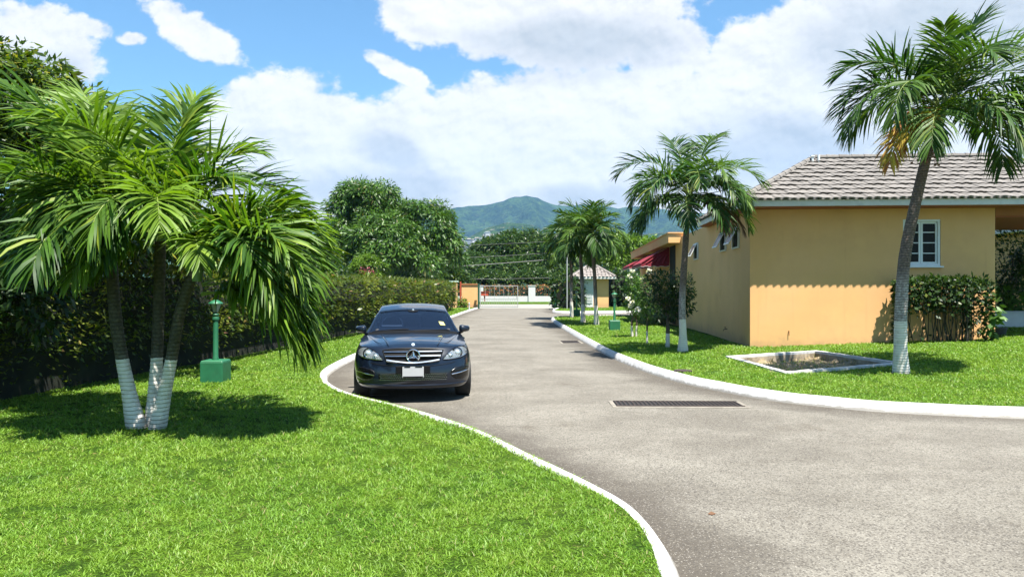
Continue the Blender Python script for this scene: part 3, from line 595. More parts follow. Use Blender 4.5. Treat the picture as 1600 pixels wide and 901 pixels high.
# ------------------------------------------------------------------ hedge
def hedge(name, label, line, half, ztop, zund, dens, lsize, mat, group=None, z0=.08, under=.12, core=True, stems=0):
    t = thing(name, label, 'hedge', (line[0][0], line[0][1], z0), 0, group); P = np.array(line, float)
    seg = np.linalg.norm(np.diff(P, axis=0), axis=1); Ls = np.concatenate([[0], np.cumsum(seg)]); Vp = []; Vn = []; Ll = []
    def at(s): return np.stack([np.interp(s, Ls, P[:, 0]), np.interp(s, Ls, P[:, 1])], 1)
    def tang(s): d = at(np.minimum(s + .2, Ls[-1])) - at(np.maximum(s - .2, 0)); return d / (np.linalg.norm(d, axis=1)[:, None] + 1e-9)
    step = 1.0; s0 = 0
    while s0 < Ls[-1]:
        s1 = min(s0 + step, Ls[-1]); dist = float(np.linalg.norm(at(np.array([(s0 + s1) / 2]))[0])); sc = max(1.0, dist / 14.0) ** .8
        per = 2 * (ztop - z0) + 2 * half; n = int(dens * (s1 - s0) * per / sc ** 1.6)
        s = s0 + RNG.random(n) * (s1 - s0); c = at(s); T = tang(s); N = np.stack([T[:, 1], -T[:, 0]], 1); q = RNG.random(n) * per; hgt = ztop - z0
        side = np.where(q < hgt, 1, np.where(q < hgt + 2 * half, 0, -1)); zt = ztop + (fbm(s * .8, s * 0, 3, 4) - .45) * .16
        bul = (fbm(s * .9, q * 1.6, 3, 8) - .45) * .28
        z = np.where(side == 1, z0 + q, np.where(side == 0, zt, z0 + q - hgt - 2 * half)); low = smooth01((zund - z) / .5); drop = (RNG.random(n) < low * (1 - under)) & (side != 0)
        off = np.where(side == 0, q - hgt - half, side * (half + bul - .35 * low * half))
        off = np.where((side != 0) & (z > ztop - .15), off * (1 - (z - ztop + .15) * .7), off)
        z = np.where(side == 0, z - .10 * (np.abs(off) / half) ** 3, z); p2 = c + N * off[:, None]
        pts = np.stack([p2[:, 0], p2[:, 1], z], 1) + RNG.normal(size=(n, 3)) * .05; nr = np.stack([N[:, 0] * side, N[:, 1] * side, np.where(side == 0, 1.0, .25)], 1)
        k = ~drop; Vp.append(pts[k]); Vn.append(nr[k]); Ll.append(lsize * sc * (.6 + .8 * RNG.random(k.sum()))); s0 = s1
    for e, sg in ((0.0, -1), (Ls[-1], 1)):       # ends
        n = int(dens * 2 * half * (ztop - z0) / 2.0); T = tang(np.array([e]))[0] * sg; Nn = np.array([T[1], -T[0]]); dist = float(np.linalg.norm(at(np.array([e]))[0])); sc = max(1.0, dist / 14.0) ** .8; n = int(n / sc ** 1.4) + 30
        a = (RNG.random(n) * 2 - 1) * half; zz = z0 + RNG.random(n) ** .8 * (ztop - z0); b = np.sqrt(np.clip(1 - (a / half) ** 2, 0, 1)) * half * .35
        p2 = at(np.array([e]))[0] + Nn * a[:, None] + T * b[:, None]; Vp.append(np.stack([p2[:, 0], p2[:, 1], zz], 1)); Vn.append(np.tile([T[0], T[1], .2], (n, 1))); Ll.append(lsize * sc * (.6 + .8 * RNG.random(n)))
    Pn = np.concatenate(Vp); Nn = norm(np.concatenate(Vn)); L = np.concatenate(Ll)
    foliage('foliage', [leaf_quads(Pn, Nn, L, L * .5, .25, .9)], mat, t)
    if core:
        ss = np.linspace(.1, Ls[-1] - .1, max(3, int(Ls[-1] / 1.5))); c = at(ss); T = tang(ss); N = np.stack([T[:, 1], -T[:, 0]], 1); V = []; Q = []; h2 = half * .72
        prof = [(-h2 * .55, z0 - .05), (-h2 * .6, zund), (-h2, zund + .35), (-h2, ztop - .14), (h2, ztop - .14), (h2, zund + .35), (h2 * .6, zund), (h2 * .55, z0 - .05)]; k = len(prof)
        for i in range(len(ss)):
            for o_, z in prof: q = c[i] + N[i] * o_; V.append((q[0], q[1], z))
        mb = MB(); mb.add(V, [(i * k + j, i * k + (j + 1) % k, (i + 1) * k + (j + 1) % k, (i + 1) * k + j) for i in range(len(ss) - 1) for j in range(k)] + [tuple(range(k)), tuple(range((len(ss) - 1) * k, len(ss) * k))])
        mb.build('shade_core', M['core'], t, True)  # opaque dark core paints the shade deep inside the foliage
    if stems:
        mb = MB()
        for i in range(stems):
            s = np.array([random.uniform(.1, Ls[-1] - .1)]); c = at(s)[0]; a = random.uniform(-.5, .5) * half
            b0 = Vector((c[0], c[1] + a * .3, z0 - .05)); l = random.uniform(-.15, .15)
            mb.tube([b0, b0 + Vector((l, .02, .5 * (zund - z0))), b0 + Vector((l * .4, 0, zund - z0 + .45))], [.012, .010, .006], 5)
        mb.build('stems', M['barkd'], t, True)
    return t
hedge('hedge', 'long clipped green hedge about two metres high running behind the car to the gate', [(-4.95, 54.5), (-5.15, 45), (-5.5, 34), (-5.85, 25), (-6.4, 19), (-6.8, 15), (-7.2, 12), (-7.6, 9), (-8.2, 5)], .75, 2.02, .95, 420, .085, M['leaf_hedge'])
# ------------------------------------------------------------------ palms
def frond(o, az, el, L, droop, nl=34, ll=.62, lw=.035, vee=.35, hang=.5, twist=0, bare=.14):
    K = 26; s = np.linspace(0, 1, K); e = R(el) - R(droop) * s ** 1.35; a = R(az) + R(twist) * s
    T = np.stack([np.cos(e) * np.cos(a), np.cos(e) * np.sin(a), np.sin(e)], 1); P = np.array(o) + np.concatenate([[np.zeros(3)], np.cumsum((T[1:] + T[:-1]) / 2 * (L / (K - 1)), 0)])
    sv = np.stack([-np.sin(a), np.cos(a), 0 * a], 1); U = norm(np.cross(T, sv)); flip = np.sign(U[:1, 2:3]) if abs(U[0, 2]) > .02 else 1.0; 
    U = np.cross(sv, T) * -1; U = norm(np.where((U * np.stack([-np.sin(e) * np.cos(a), -np.sin(e) * np.sin(a), np.cos(e)], 1)).sum(1, keepdims=True) < 0, -U, U))
    V = []; Q = []; b = 0
    for sd in (-1, 1):
        t = np.linspace(bare, .985, nl) + RNG.normal(size=nl) * .006; t = np.clip(t, bare, .99)
        f = lambda A: np.stack([np.interp(t, s, A[:, i]) for i in range(3)], 1)
        p = f(P); Tt = norm(f(T)); Sv = norm(f(sv)) * sd; Uu = norm(f(U)); q = (t - bare) / (1 - bare)
        ln = ll * (np.sin(math.pi * (.16 + .74 * q)) ** .8) * (.9 + .2 * RNG.random(nl)); fw = .35 + .9 * q ** 1.5
        D = norm(Tt * (fw + RNG.normal(size=nl) * .13)[:, None] + Sv * (1.0 - .35 * q)[:, None] + Uu * (vee * (1 - .5 * q) + RNG.normal(size=nl) * .20)[:, None])
        g = (hang * (.5 + 1.1 * RNG.random(nl)))[:, None]; wv = norm(np.cross(D, Uu) + Uu * (RNG.normal(size=nl) * .5)[:, None])
        wd = (lw * (.8 + .4 * RNG.random(nl)))[:, None]; d = D; c = p; rows = []
        for k, wk in enumerate((.35, 1.0, .85, .06)):
            rows.append(np.stack([c - wv * wd * wk / 2, c + wv * wd * wk / 2], 1)); d = norm(d + np.array([0, 0, -1]) * g * (.28 + .30 * k)); c = c + d * (ln / 3)[:, None]
        rr = np.stack(rows, 1).reshape(nl, 8, 3); V.append(rr.reshape(-1, 3)); i0 = b + np.arange(nl)[:, None] * 8
        for k in range(3): Q.append(np.concatenate([i0 + 2 * k, i0 + 2 * k + 1, i0 + 2 * k + 3, i0 + 2 * k + 2], 1))
        b += nl * 8
    # rachis as a thin three-sided tube
    nr = 3; w = np.cross(T, sv)
    for j in range(nr):
        th = 2 * math.pi * j / nr; V.append(P + (sv * math.cos(th) + w * math.sin(th)) * (lw * .42 * (1 - .85 * s))[:, None])
    i = np.arange(K - 1)
    for j in range(nr): a0 = b + j * K + i; a1 = b + ((j + 1) % nr) * K + i; Q.append(np.stack([a0, a1, a1 + 1, a0 + 1], 1))
    V = np.concatenate(V); Q = np.concatenate(Q); nq = len(Q) - nr * (K - 1)
    me = mesh_np('frond', V, Q, True); me.polygons.foreach_set('material_index', (np.arange(len(me.polygons)) >= nq).astype(np.int32)); return me
def trunk_tube(pts, rads, n=14, rings=.045):
    P = catmull(pts, 10); k = len(P); r = np.interp(np.linspace(0, 1, k), np.linspace(0, 1, len(rads)), rads)
    # resample finely so that growth rings stand out
    d = np.concatenate([[0], np.cumsum(np.linalg.norm(np.diff(P, axis=0), axis=1))]); m = int(d[-1] / (rings / 2)); s = np.linspace(0, d[-1], m)
    Q = np.stack([np.interp(s, d, P[:, i]) for i in range(3)], 1); rr = np.interp(s, d, r) * (1 + .022 * (np.arange(m) % 2)) + RNG.normal(size=m) * .0012
    mb = MB(); mb.tube(list(Q), list(rr), n); return mb
def palm(label, pts, rads, fr, zpaint, zpale, shaft=(.30, .075), nl=34, ll=.62, lw=.036, mat='palm', group=None, fruit=False, name='palm_tree', base=(.12, .09, .07)):
    t = thing(name, label, 'palm tree', tuple(pts[0]), 0, group)
    trunk_tube(pts, rads).build('trunk', trunkmat('palm_trunk', zpaint, zpale, base), t, True, smooth=True)
    top = Vector(pts[-1]); d = (top - Vector(pts[-2])).normalized(); r1 = rads[-1]
    mb = MB(); mb.tube([top - d * .02, top + d * shaft[0] * .25, top + d * shaft[0] * .7, top + d * shaft[0], top + d * shaft[0] * 1.25], [r1 * 1.05, shaft[1] * 1.25, shaft[1], shaft[1] * .75, shaft[1] * .3], 12)
    mb.build('crownshaft', M['shaft'], t, True, smooth=True)
    c = top + d * shaft[0] * 1.0
    for f in fr:
        az, el, L, dr = f[:4]; mt = f[4] if len(f) > 4 else mat; old = mt != mat
        o = Vector(c) + Vector((math.cos(R(az)), math.sin(R(az)), 0)) * shaft[1] * .5 + Vector((0, 0, -.10 if el < 30 else .02))
        me = frond(o, az, el, L, dr, nl, ll * (.8 if old else 1) * min(1.1, L / 1.8), lw, (.65 if el > 40 else .35) if not old else .05, .32 if el > 40 else .6, random.uniform(-30, 30)); fo = link('frond', me, [M[mt], M['rachis']], t, True)
        if mt == 'palm_old': fo['label'] = 'yellowed dying frond'
        if mt == 'palm_dead': fo['label'] = 'withered brown frond'
    if fruit:
        mb = MB()
        for i in range(70):
            a = random.uniform(0, 6.28); q = Vector(top) + Vector((math.cos(a), math.sin(a), 0)) * random.uniform(.08, .34) + Vector((0, 0, random.uniform(-.42, .06)))
            mb.tube([Vector(top) + Vector((0, 0, -.02)), Vector(top).lerp(q, .6) + Vector((0, 0, .04)), q], [.006, .005, .004], 4); mb.box(q, (.03, .03, .035))
        mb.build('fruit_stalks', M['fruit'], t, True)
    return t
def P3(px, py, Y): return tuple(W(px, py, Y))
# A: tall leaning palm in front of the house
bA = on(1408, 583); YA = bA.y
fA = [(178, 66, 2.1, 105), (20, 84, 1.9, 50), (100, 72, 1.8, 80), (184, 36, 2.1, 118), (214, 40, 2.1, 130), (165, 50, 2.0, 120), (2, 52, 2.3, 92), (-14, 40, 2.2, 125), (-42, 26, 2.0, 118), (268, 62, 1.9, 112), (80, 36, 2.0, 110), (320, 62, 2.1, 110),
      (40, 44, 2.1, 120), (130, 40, 2.0, 120), (235, 8, 1.9, 85), (300, 2, 1.9, 82), (340, 4, 1.9, 84), (196, -6, 1.75, 72, 'palm_old'), (208, 10, 1.65, 85, 'palm_old'), (250, 78, 1.5, 50), (335, 20, 2.0, 116), (278, 12, 1.9, 104), (12, 16, 2.0, 110)]
palm('tall leaning palm with a yellowed frond, white painted foot, standing before the house window', [tuple(bA), P3(1407, 545, YA), P3(1408, 480, YA), P3(1414, 400, YA), P3(1430, 320, YA), P3(1449, 240, YA), P3(1455, 222, YA)], [.15, .112, .104, .100, .092, .082, .078], fA, 1.10, 2.0, (.62, .105), 62, .76, .036, 'palm2', fruit=True)
# B: middle palm
bB = on(1067, 550); YB = bB.y
fB = [(110, 80, 1.9, 62), (40, 74, 2.1, 56), (176, 64, 2.1, 112), (12, 56, 2.1, 118), (200, 48, 1.8, 135), (165, 40, 1.7, 128), (-10, 38, 1.7, 128), (-40, 30, 1.7, 122), (225, 40, 1.9, 128), (265, 50, 1.8, 122), (300, 38, 1.8, 122), (90, 36, 1.9, 110),
      (130, 50, 2.0, 112), (335, 8, 1.7, 88), (210, 4, 1.7, 86), (245, 2, 1.6, 82), (180, 6, 1.7, 84), (315, -8, 1.5, 70, 'palm_dead'), (352, -4, 1.6, 72, 'palm_dead'), (190, 16, 1.6, 108), (280, 10, 1.7, 100), (20, 16, 1.6, 108), (330, 34, 1.8, 128), (300, 58, 1.7, 118)]
palm('palm with round full crown beside the topiary shrub, white painted foot', [tuple(bB), P3(1067, 520, YB), P3(1066, 470, YB), P3(1070, 400, YB), P3(1074, 338, YB), P3(1075, 326, YB)], [.13, .085, .078, .072, .068, .066], fB, .95, 1.75, (.34, .085), 56, .62, .036, 'palm2', fruit=True)
# C, D, E: three palms towards the pavilion
GP = 'slim palms in a row towards the pavilion'
def ring(n, L, j=8, lo=0):
    out = []
    for i in range(n):
        az = i * 137.5 + lo; k = i / (n - 1); out.append((az + random.uniform(-j, j), 82 - 80 * k ** .9, L * (.85 + .25 * random.random()), 62 + 78 * min(1, k * 1.5) - (48 if k > .8 else 0)))
    return out
bC = on(932, 508); palm('slim palm with dark trunk nearest the driveway lamp, third in the row from the gate', [tuple(bC), P3(931, 480, bC.y), P3(929, 430, bC.y), P3(925, 385, bC.y), P3(924, 378, bC.y)], [.12, .082, .076, .07, .066], ring(24, 1.85), .95, 1.6, (.3, .09), 40, .68, .05, 'palm2', GP)
bD = on(911, 504); palm('slim palm with patchy pale trunk in the middle of the row before the pavilion door', [tuple(bD), P3(911, 475, bD.y), P3(909, 430, bD.y), P3(906, 388, bD.y), P3(905, 382, bD.y)], [.12, .088, .082, .075, .07], ring(22, 1.8, 8, 60), .95, 2.2, (.3, .09), 40, .68, .05, 'palm2', GP)
bE = on(893, 496); palm('slim palm with pale ringed trunk closest to the gate', [tuple(bE), P3(893, 470, bE.y), P3(893, 430, bE.y), P3(891, 400, bE.y), P3(890, 392, bE.y)], [.11, .08, .075, .068, .062], ring(22, 1.9, 8, 120), .95, 1.9, (.3, .09), 40, .70, .055, 'palm2', GP, fruit=True)
# clustered palm on the near lawn: three trunks from one foot
def cluster():
    b = on(228, 668, HL); Y = b.y; t = thing('palm_tree', 'clustered palm with three white painted trunks spreading from one foot on the lawn', 'palm tree', tuple(b))
    tm = trunkmat('cluster_trunk', .88, .9, (.055, .05, .03))
    T1 = [P3(214, 672, Y), P3(203, 620, Y), P3(191, 562, Y), P3(181, 500, Y), P3(174, 410, Y + .1), P3(168, 335, Y + .1)]
    T2 = [P3(238, 672, Y + .12), P3(241, 620, Y + .12), P3(245, 562, Y + .15), P3(248, 480, Y + .2), P3(250, 400, Y + .2), P3(250, 350, Y + .2)]
    T3 = [P3(245, 675, Y - .03), P3(256, 620, Y - .05), P3(267, 565, Y - .1), P3(281, 490, Y - .15), P3(297, 440, Y - .2), P3(308, 405, Y - .2)]
    for q, rr in ((T1, [.115, .082, .068, .066, .064, .06]), (T2, [.095, .074, .066, .064, .062, .06]), (T3, [.10, .076, .063, .06, .057, .055])): trunk_tube(q, rr, 14, .035).build('trunk', tm, t, True, smooth=True)
    G1 = [(150, 62, 2.3, 46), (120, 58, 2.0, 70), (178, 52, 1.7, 78), (110, 72, 1.9, 50), (230, 44, 1.6, 105), (210, 18, 1.5, 84), (165, 70, 1.7, 45), (265, 20, 1.6, 95), (285, 30, 1.3, 95), (272, 34, 1.35, 122), (255, 26, 1.3, 112), (300, 36, 1.2, 124), (128, 70, 2.2, 50), (160, 50, 2.4, 60)]
    G2 = [(100, 80, 1.9, 40), (40, 66, 1.8, 70), (110, 66, 1.9, 60), (250, 66, 1.8, 90), (60, 55, 2.0, 85), (290, 48, 1.7, 118), (330, 42, 1.8, 112), (225, 46, 1.7, 118), (270, 26, 1.3, 105), (240, 18, 1.4, 92), (355, 60, 1.6, 90), (215, 4, 1.2, 72), (275, 34, 1.7, 120), (95, 84, 1.7, 40), (255, 32, 1.35, 122), (235, 30, 1.4, 118)]
    G3 = [(10, 60, 1.8, 80), (-12, 46, 1.9, 92), (25, 48, 2.1, 98), (-35, 48, 1.8, 108), (5, 34, 2.0, 104), (-20, 26, 1.9, 104), (40, 30, 1.9, 100), (-45, 34, 1.4, 98), (-75, 44, 1.2, 112), (15, 10, 1.8, 84), (60, 56, 1.7, 80), (200, 74, 1.4, 60), (8, 22, 2.0, 100), (-12, 4, 1.9, 78), (0, 14, 2.0, 94), (28, 54, 2.0, 84)]
    for c, g in ((T1[-1], G1), (T2[-1], G2), (T3[-1], G3)):
        for az, el, L, dr in g:
            c0 = Vector(c) + Vector((math.cos(R(az)) * .05, math.sin(R(az)) * .05, random.uniform(-.12, .08) - (.30 if el < 25 else 0)))
            me = frond(c0, az, el, L * ((.72 if az % 360 < 60 or az % 360 > 300 else ((.95 if el > 60 else .66) if 135 < az < 225 else .92)) + (.08 if el > 60 else 0)), dr * (.9 if el > 60 else 1), 62, .70 * min(1.1, L / 1.8), .036, .6 if el > 40 else .35, .36 if el > 40 else .6, random.uniform(-30, 30), bare=.16); link('frond', me, [M['palm'], M['rachis']], t, True)
    for c in (T1[-1], T2[-1], T3[-1]): mb = MB(); c = Vector(c); mb.tube([c - Vector((0, 0, .25)), c, c + Vector((0, 0, .2))], [.058, .078, .03], 14); mb.build('crownshaft', M['shaft'], t, True, smooth=True)
cluster()
# ------------------------------------------------------------------ topiary and rose trees on the right lawn
def small_tree(label, base, H, stems, ells, nleaf, lsz, mat, flowers=(), group=None, name='rose_tree', cat='shrub', dens_fill=.4, paint=.36):
    t = thing(name, label, cat, tuple(base), 0, group); mb = MB(); b = Vector(base)
    for (dx, dy, r) in stems:
        q = b + Vector((dx, dy, 0)); mb.tube([q - Vector((0, 0, .03)), q + Vector((dx * .3, 0, H * .3)), b + Vector((-dx * .5, dy, H * .55)), b + Vector((dx * 2.2, 0, H * .85))], [r * 1.3, r, r * .8, r * .4], 7)
        for i in range(5):
            s = b + Vector((dx, dy, H * random.uniform(.4, .65))); e = ells[i % len(ells)]; mb.tube([s, Vector(e[:3]) + Vector((random.uniform(-.6, .6) * e[3], random.uniform(-.6, .6) * e[4], random.uniform(-.5, .5) * e[5]))], [r * .5, r * .2], 5)
    mb.build('trunk', trunkmat('whitewashed_stem', base.z + paint, base.z + paint, (.09, .07, .05)), t, True, smooth=True)
    P = []; N = []
    for e in ells:
        n = int(nleaf * e[3] * e[5] / sum(a[3] * a[5] for a in ells)); d = norm(RNG.normal(size=(n, 3))); rr = np.where(RNG.random(n) < dens_fill, RNG.random(n), .8 + .25 * RNG.random(n)); P.append(np.array(e[:3]) + np.sign(d) * np.abs(d) ** .8 * np.array(e[3:6]) * rr[:, None]); N.append(d)
    P = np.concatenate(P); N = np.concatenate(N); L = lsz * (.7 + .6 * RNG.random(len(P))); foliage('foliage', [leaf_quads(P, N, L, L * .5, .3)], mat, t)
    if flowers:
        for (px, py) in flowers:
            c = np.array(W(px, py, base.y - .25)); n = 26; d = norm(RNG.normal(size=(n, 3)))
            V = leaf_quads(np.tile(c, (n, 1)) + d * .015, d, np.full(n, .085), np.full(n, .07), 0, .3); fo = foliage('flower', [V], M['petal'], t)
    return t
b1 = on(992, 527); small_tree('rose tree with white blooms and a thick whitewashed double stem', b1, 1.6, [(-.08, 0, .035), (.05, .05, .03)], [ell(990, 455, b1.y, 13, 28), ell(992, 478, b1.y, 15, 14)], 1500, .085, M['leaf_rose'], [(988, 424), (984, 432), (1003, 437), (981, 467), (988, 472), (985, 478)], 'white flowering rose trees')
b2 = on(1011, 538); small_tree('thin rose tree with a white foot between the thick rose tree and the topiary', b2, 1.6, [(0, 0, .024)], [ell(1004, 460, b2.y, 11, 30), ell(1010, 485, b2.y, 9, 14)], 850, .085, M['leaf_rose'], [(1014, 424), (997, 484)], 'white flowering rose trees')
b3 = on(1043, 543); small_tree('dark clipped topiary shrub with open square crown and white painted stem', b3, 1.55, [(0, 0, .045), (.03, .02, .025)], [ell(1050, 448, b3.y, 34, 27), ell(1028, 448, b3.y, 22, 26), ell(1066, 465, b3.y, 20, 30), ell(1040, 482, b3.y, 28, 16)], 3600, .085, M['leaf_dark'], name='topiary_shrub', dens_fill=.5)
sb = Vector((5.9, 29.2, .12)); small_tree('dark rounded bush against the orange side wall behind the topiary', Vector((6.15, 30.5, .12)), .9, [(0, 0, .04), (.1, 0, .03)], [(6.05, 30.4, .85, .75, .8, .62), (5.75, 31.6, .7, .6, .7, .5)], 3400, .10, M['leaf_dark'], name='bush', dens_fill=.6, paint=-.2)
for lb, px, Y, rx, ry in (('low bushy undergrowth shrub beyond the taller orange wall', 690, 82, 34, 20), ('low bushy shrub across the street above the grey gate leaf', 765, 96, 36, 13), ('low bushy shrub across the street behind the middle white pillar', 838, 97, 36, 13), ('low leafy shrub across the street beside the gatehouse', 900, 98, 34, 16), ('low leafy shrub filling the gap under the mango tree', 630, 78, 44, 20), ('low leafy shrub behind the hedge under the dark trees', 500, 60, 40, 18), ('shrub mass behind the hedge beside the white pillar', 440, 52, 44, 20)):
    e = [ell(px, 440, Y, rx, ry), ell(px + rx * .5, 443, Y + 1, rx * .7, ry * .8)]; tree('shrub', lb, 'shrub', (e[0][0], Y, 0), e, 150, 60, .6, .36, M['leaf_mid'], .08, .4, 'low shrubs beyond the hedge and gate')
# ------------------------------------------------------------------ the orange building
HC = (5.99, 18.6, 0); HRZ = math.atan2(-.07, .998)
house = thing('house', 'orange rendered single-storey house with hipped grey tile roof beside the lawn', 'house', HC, HRZ)
def wallparts():
    mb = MB(); zt = 3.74; zb = -.1; wx0, wx1, wz0, wz1 = 3.72, 4.62, 2.235, 3.39; xe = 5.91
    def b(x0, x1, z0, z1, y0=0, y1=.2): mb.box(((x0 + x1) / 2, (y0 + y1) / 2, (z0 + z1) / 2), (x1 - x0, y1 - y0, z1 - z0))
    b(0, wx0, zb, zt); b(wx1, xe, zb, zt); b(wx0, wx1, zb, wz0); b(wx0, wx1, wz1, zt)
    b(0, .2, zb, zt, .2, 27)                      # long side wall
    b(xe - .2, xe, zb, zt, .2, 5.2); b(.2, xe - .2, zb, zt, 5.0, 5.2); b(.2, 8, zb, 3.6, 26.8, 27)
    mb.build('wall', M['orange'], house)
    mb = MB(); b2 = lambda c, d: mb.box(c, d)
    b2((3.1, 2.4, 3.70), (6.2, 5.2, .04)); b2((-.14, 2.4, 3.675), (.27, 5.7, .03)); b2((4.9, -.30, 3.675), (10.3, .59, .03))
    b2((8.2, 2.2, 3.47), (4.5, 4.3, .06)); mb.build('soffit', M['soffit'], house)
    mb = MB(); mb.box((8.1, .10, 3.60), (4.36, .2, .26)); mb.box((10.15, .10, 1.7), (.3, .2, 3.5)); mb.build('porch_beam', M['orange_trim'], house)
    mb = MB(); mb.box((-.12, 19.3, 3.70), (.75, 16.6, .38)); mb.box((-.13, 19.3, 3.905), (.80, 16.7, .04)); mb.build('parapet', M['orange'], house)
    mb = MB(); mb.box((4.2, 16.5, 3.62), (8, 22, .12)); mb.build('flat_roof', M['concrete'], house)
    mb = MB(); ze = 3.675; h = .155
    mb.box((4.95, -.60, ze + h / 2), (10.55, .03, h)); mb.box((-.315, 2.47, ze + h / 2), (.03, 6.17, h)); mb.box((4.95, 5.54, ze + h / 2), (10.55, .03, h)); mb.box((10.215, 2.47, ze + h / 2), (.03, 6.1, h))
    mb.build('fascia', M['fascia'], house, bevel=.004)
wallparts()
def tiles(corners, ncol_w=.195, course=.35, amp=.013):
    """corners: eave a, eave b, ridge b, ridge a (ridge a == ridge b on a hip triangle)"""
    A, B, C, D = [Vector(c) for c in corners]; ex = (B - A).normalized(); mid = ((C + D) / 2); up = (mid - A) - ex * (mid - A).dot(ex); L = up.length; up.normalize(); nrm = ex.cross(up); nrm = nrm if nrm.z > 0 else -nrm
    la = (B - A).length; d0 = (D - A).dot(ex); c0 = (C - A).dot(ex); n = int(la / .03); V = []; Q = []; rows = []
    nc = int(L / course) + 1
    for k in range(nc):
        for fr, hh in ((0.0, 0.0), (0.012, .045), (.5, .026), (1.0, .006)):
            b = k * course + fr * course
            if b > L: b = L
            rows.append((b, hh, k))
    for b, hh, k in rows:
        a0 = d0 * b / L; a1 = la + (c0 - la) * b / L
        for i in range(n + 1):
            a = min(max(la * i / n, a0), a1); ph = 2 * math.pi * (a / ncol_w + (.5 if k % 2 else 0) * 0)
            w = math.sin(ph) + .25 * math.sin(2 * ph + .6); z = hh + amp * w + .012 * (math.sin(k * 3.1 + math.floor(a / ncol_w) * 1.7)) * (1 if hh > .02 else .2)
            p = A + ex * a + up * (b - (.05 * (1 + .35 * w) if hh > .03 else 0) - (.05 if k == 0 and hh == 0 else 0)) + nrm * z; V.append(p)
    for r in range(len(rows) - 1):
        for i in range(n): q = r * (n + 1) + i; Q.append((q, q + 1, q + n + 2, q + n + 1))
    return V, Q
def roof():
    ze = 3.855; e = [(-.34, -.63, ze), (10.24, -.63, ze), (10.24, 5.57, ze), (-.34, 5.57, ze)]; r0 = (2.4, 2.55, 5.36); r1 = (7.2, 2.55, 5.36)
    mb = MB()
    for c in ((e[0], e[1], r1, r0), (e[3], e[0], r0, r0), (e[1], e[2], r1, r1), (e[2], e[3], r0, r1)): V, Q = tiles(c); mb.add(V, Q)
    o = mb.build('roof', M['tile'], house); 
    mb = MB()
    def cap(a, b):
        a = Vector(a); b = Vector(b); n = int((b - a).length / .33)
        for i in range(n):
            p = a.lerp(b, i / n) + Vector((0, 0, .03)); q = a.lerp(b, (i + 1.06) / n) + Vector((0, 0, .03)); mb.tube([p, q], [.085, .07], 8)
    for x in (e[0], e[3]): cap(x, r0)
    for x in (e[1], e[2]): cap(x, r1)
    cap(r0, r1); mb.build('ridge_cap', M['tile'], o, smooth=True)
    mb = MB()
    mb.tube([(2.25, 2.2, 5.1), (2.25, 2.2, 5.36)], .035, 10); mb.tube([(2.42, 2.2, 5.1), (2.42, 2.2, 5.40)], .035, 10); mb.box((2.25, 2.2, 5.37), (.10, .10, .03)); mb.build('vent_pipe', M['frame_white'], o)
roof()
def front_window():
    x0, x1, z0, z1 = 3.72, 4.62, 2.235, 3.39; w = thing('window', None, None); w.parent = house
    mb = MB(); t = .055
    for c, d in ((((x0 + x1) / 2, .06, z1 - t / 2), (x1 - x0, .09, t)), (((x0 + x1) / 2, .06, z0 + t / 2), (x1 - x0, .09, t)), ((x0 + t / 2, .06, (z0 + z1) / 2), (t, .086, z1 - z0 - 2 * t)), ((x1 - t / 2, .06, (z0 + z1) / 2), (t, .086, z1 - z0 - 2 * t))): mb.box(c, d)
    mb.build('frame', M['frame_white'], w, bevel=.004)
    xm = (x0 + x1) / 2
    for a, b in ((x0 + t, xm - .004), (xm + .004, x1 - t)):
        mb = MB(); s = .045; za, zb_ = z0 + t + .004, z1 - t - .004
        for c, d in ((((a + b) / 2, .075, zb_ - s / 2), (b - a, .04, s)), (((a + b) / 2, .075, za + s / 2), (b - a, .04, s)), ((a + s / 2, .075, (za + zb_) / 2), (s, .038, zb_ - za - 2 * s)), ((b - s / 2, .075, (za + zb_) / 2), (s, .038, zb_ - za - 2 * s))): mb.box(c, d)
        for k in (1, 2, 3): mb.box(((a + b) / 2, .075, za + (zb_ - za) * k / 4), (b - a - 2 * s, .03, .022))
        mb.build('sash', M['frame_white'], w)
        mb = MB(); mb.box(((a + b) / 2, .085, (za + zb_) / 2), (b - a - s, .006, zb_ - za - s)); mb.build('pane', M['winglass'], w)
    mb = MB(); mb.box((xm, -.03, z0 - .02), (x1 - x0 + .08, .10, .04)); mb.build('sill', M['frame_white'], w, bevel=.004)
    mb = MB(); mb.box((xm, .17, (z0 + z1) / 2), (x1 - x0, .04, z1 - z0)); mb.build('room_shade', M['black'], w)  # black board paints the unlit room behind the panes
front_window()
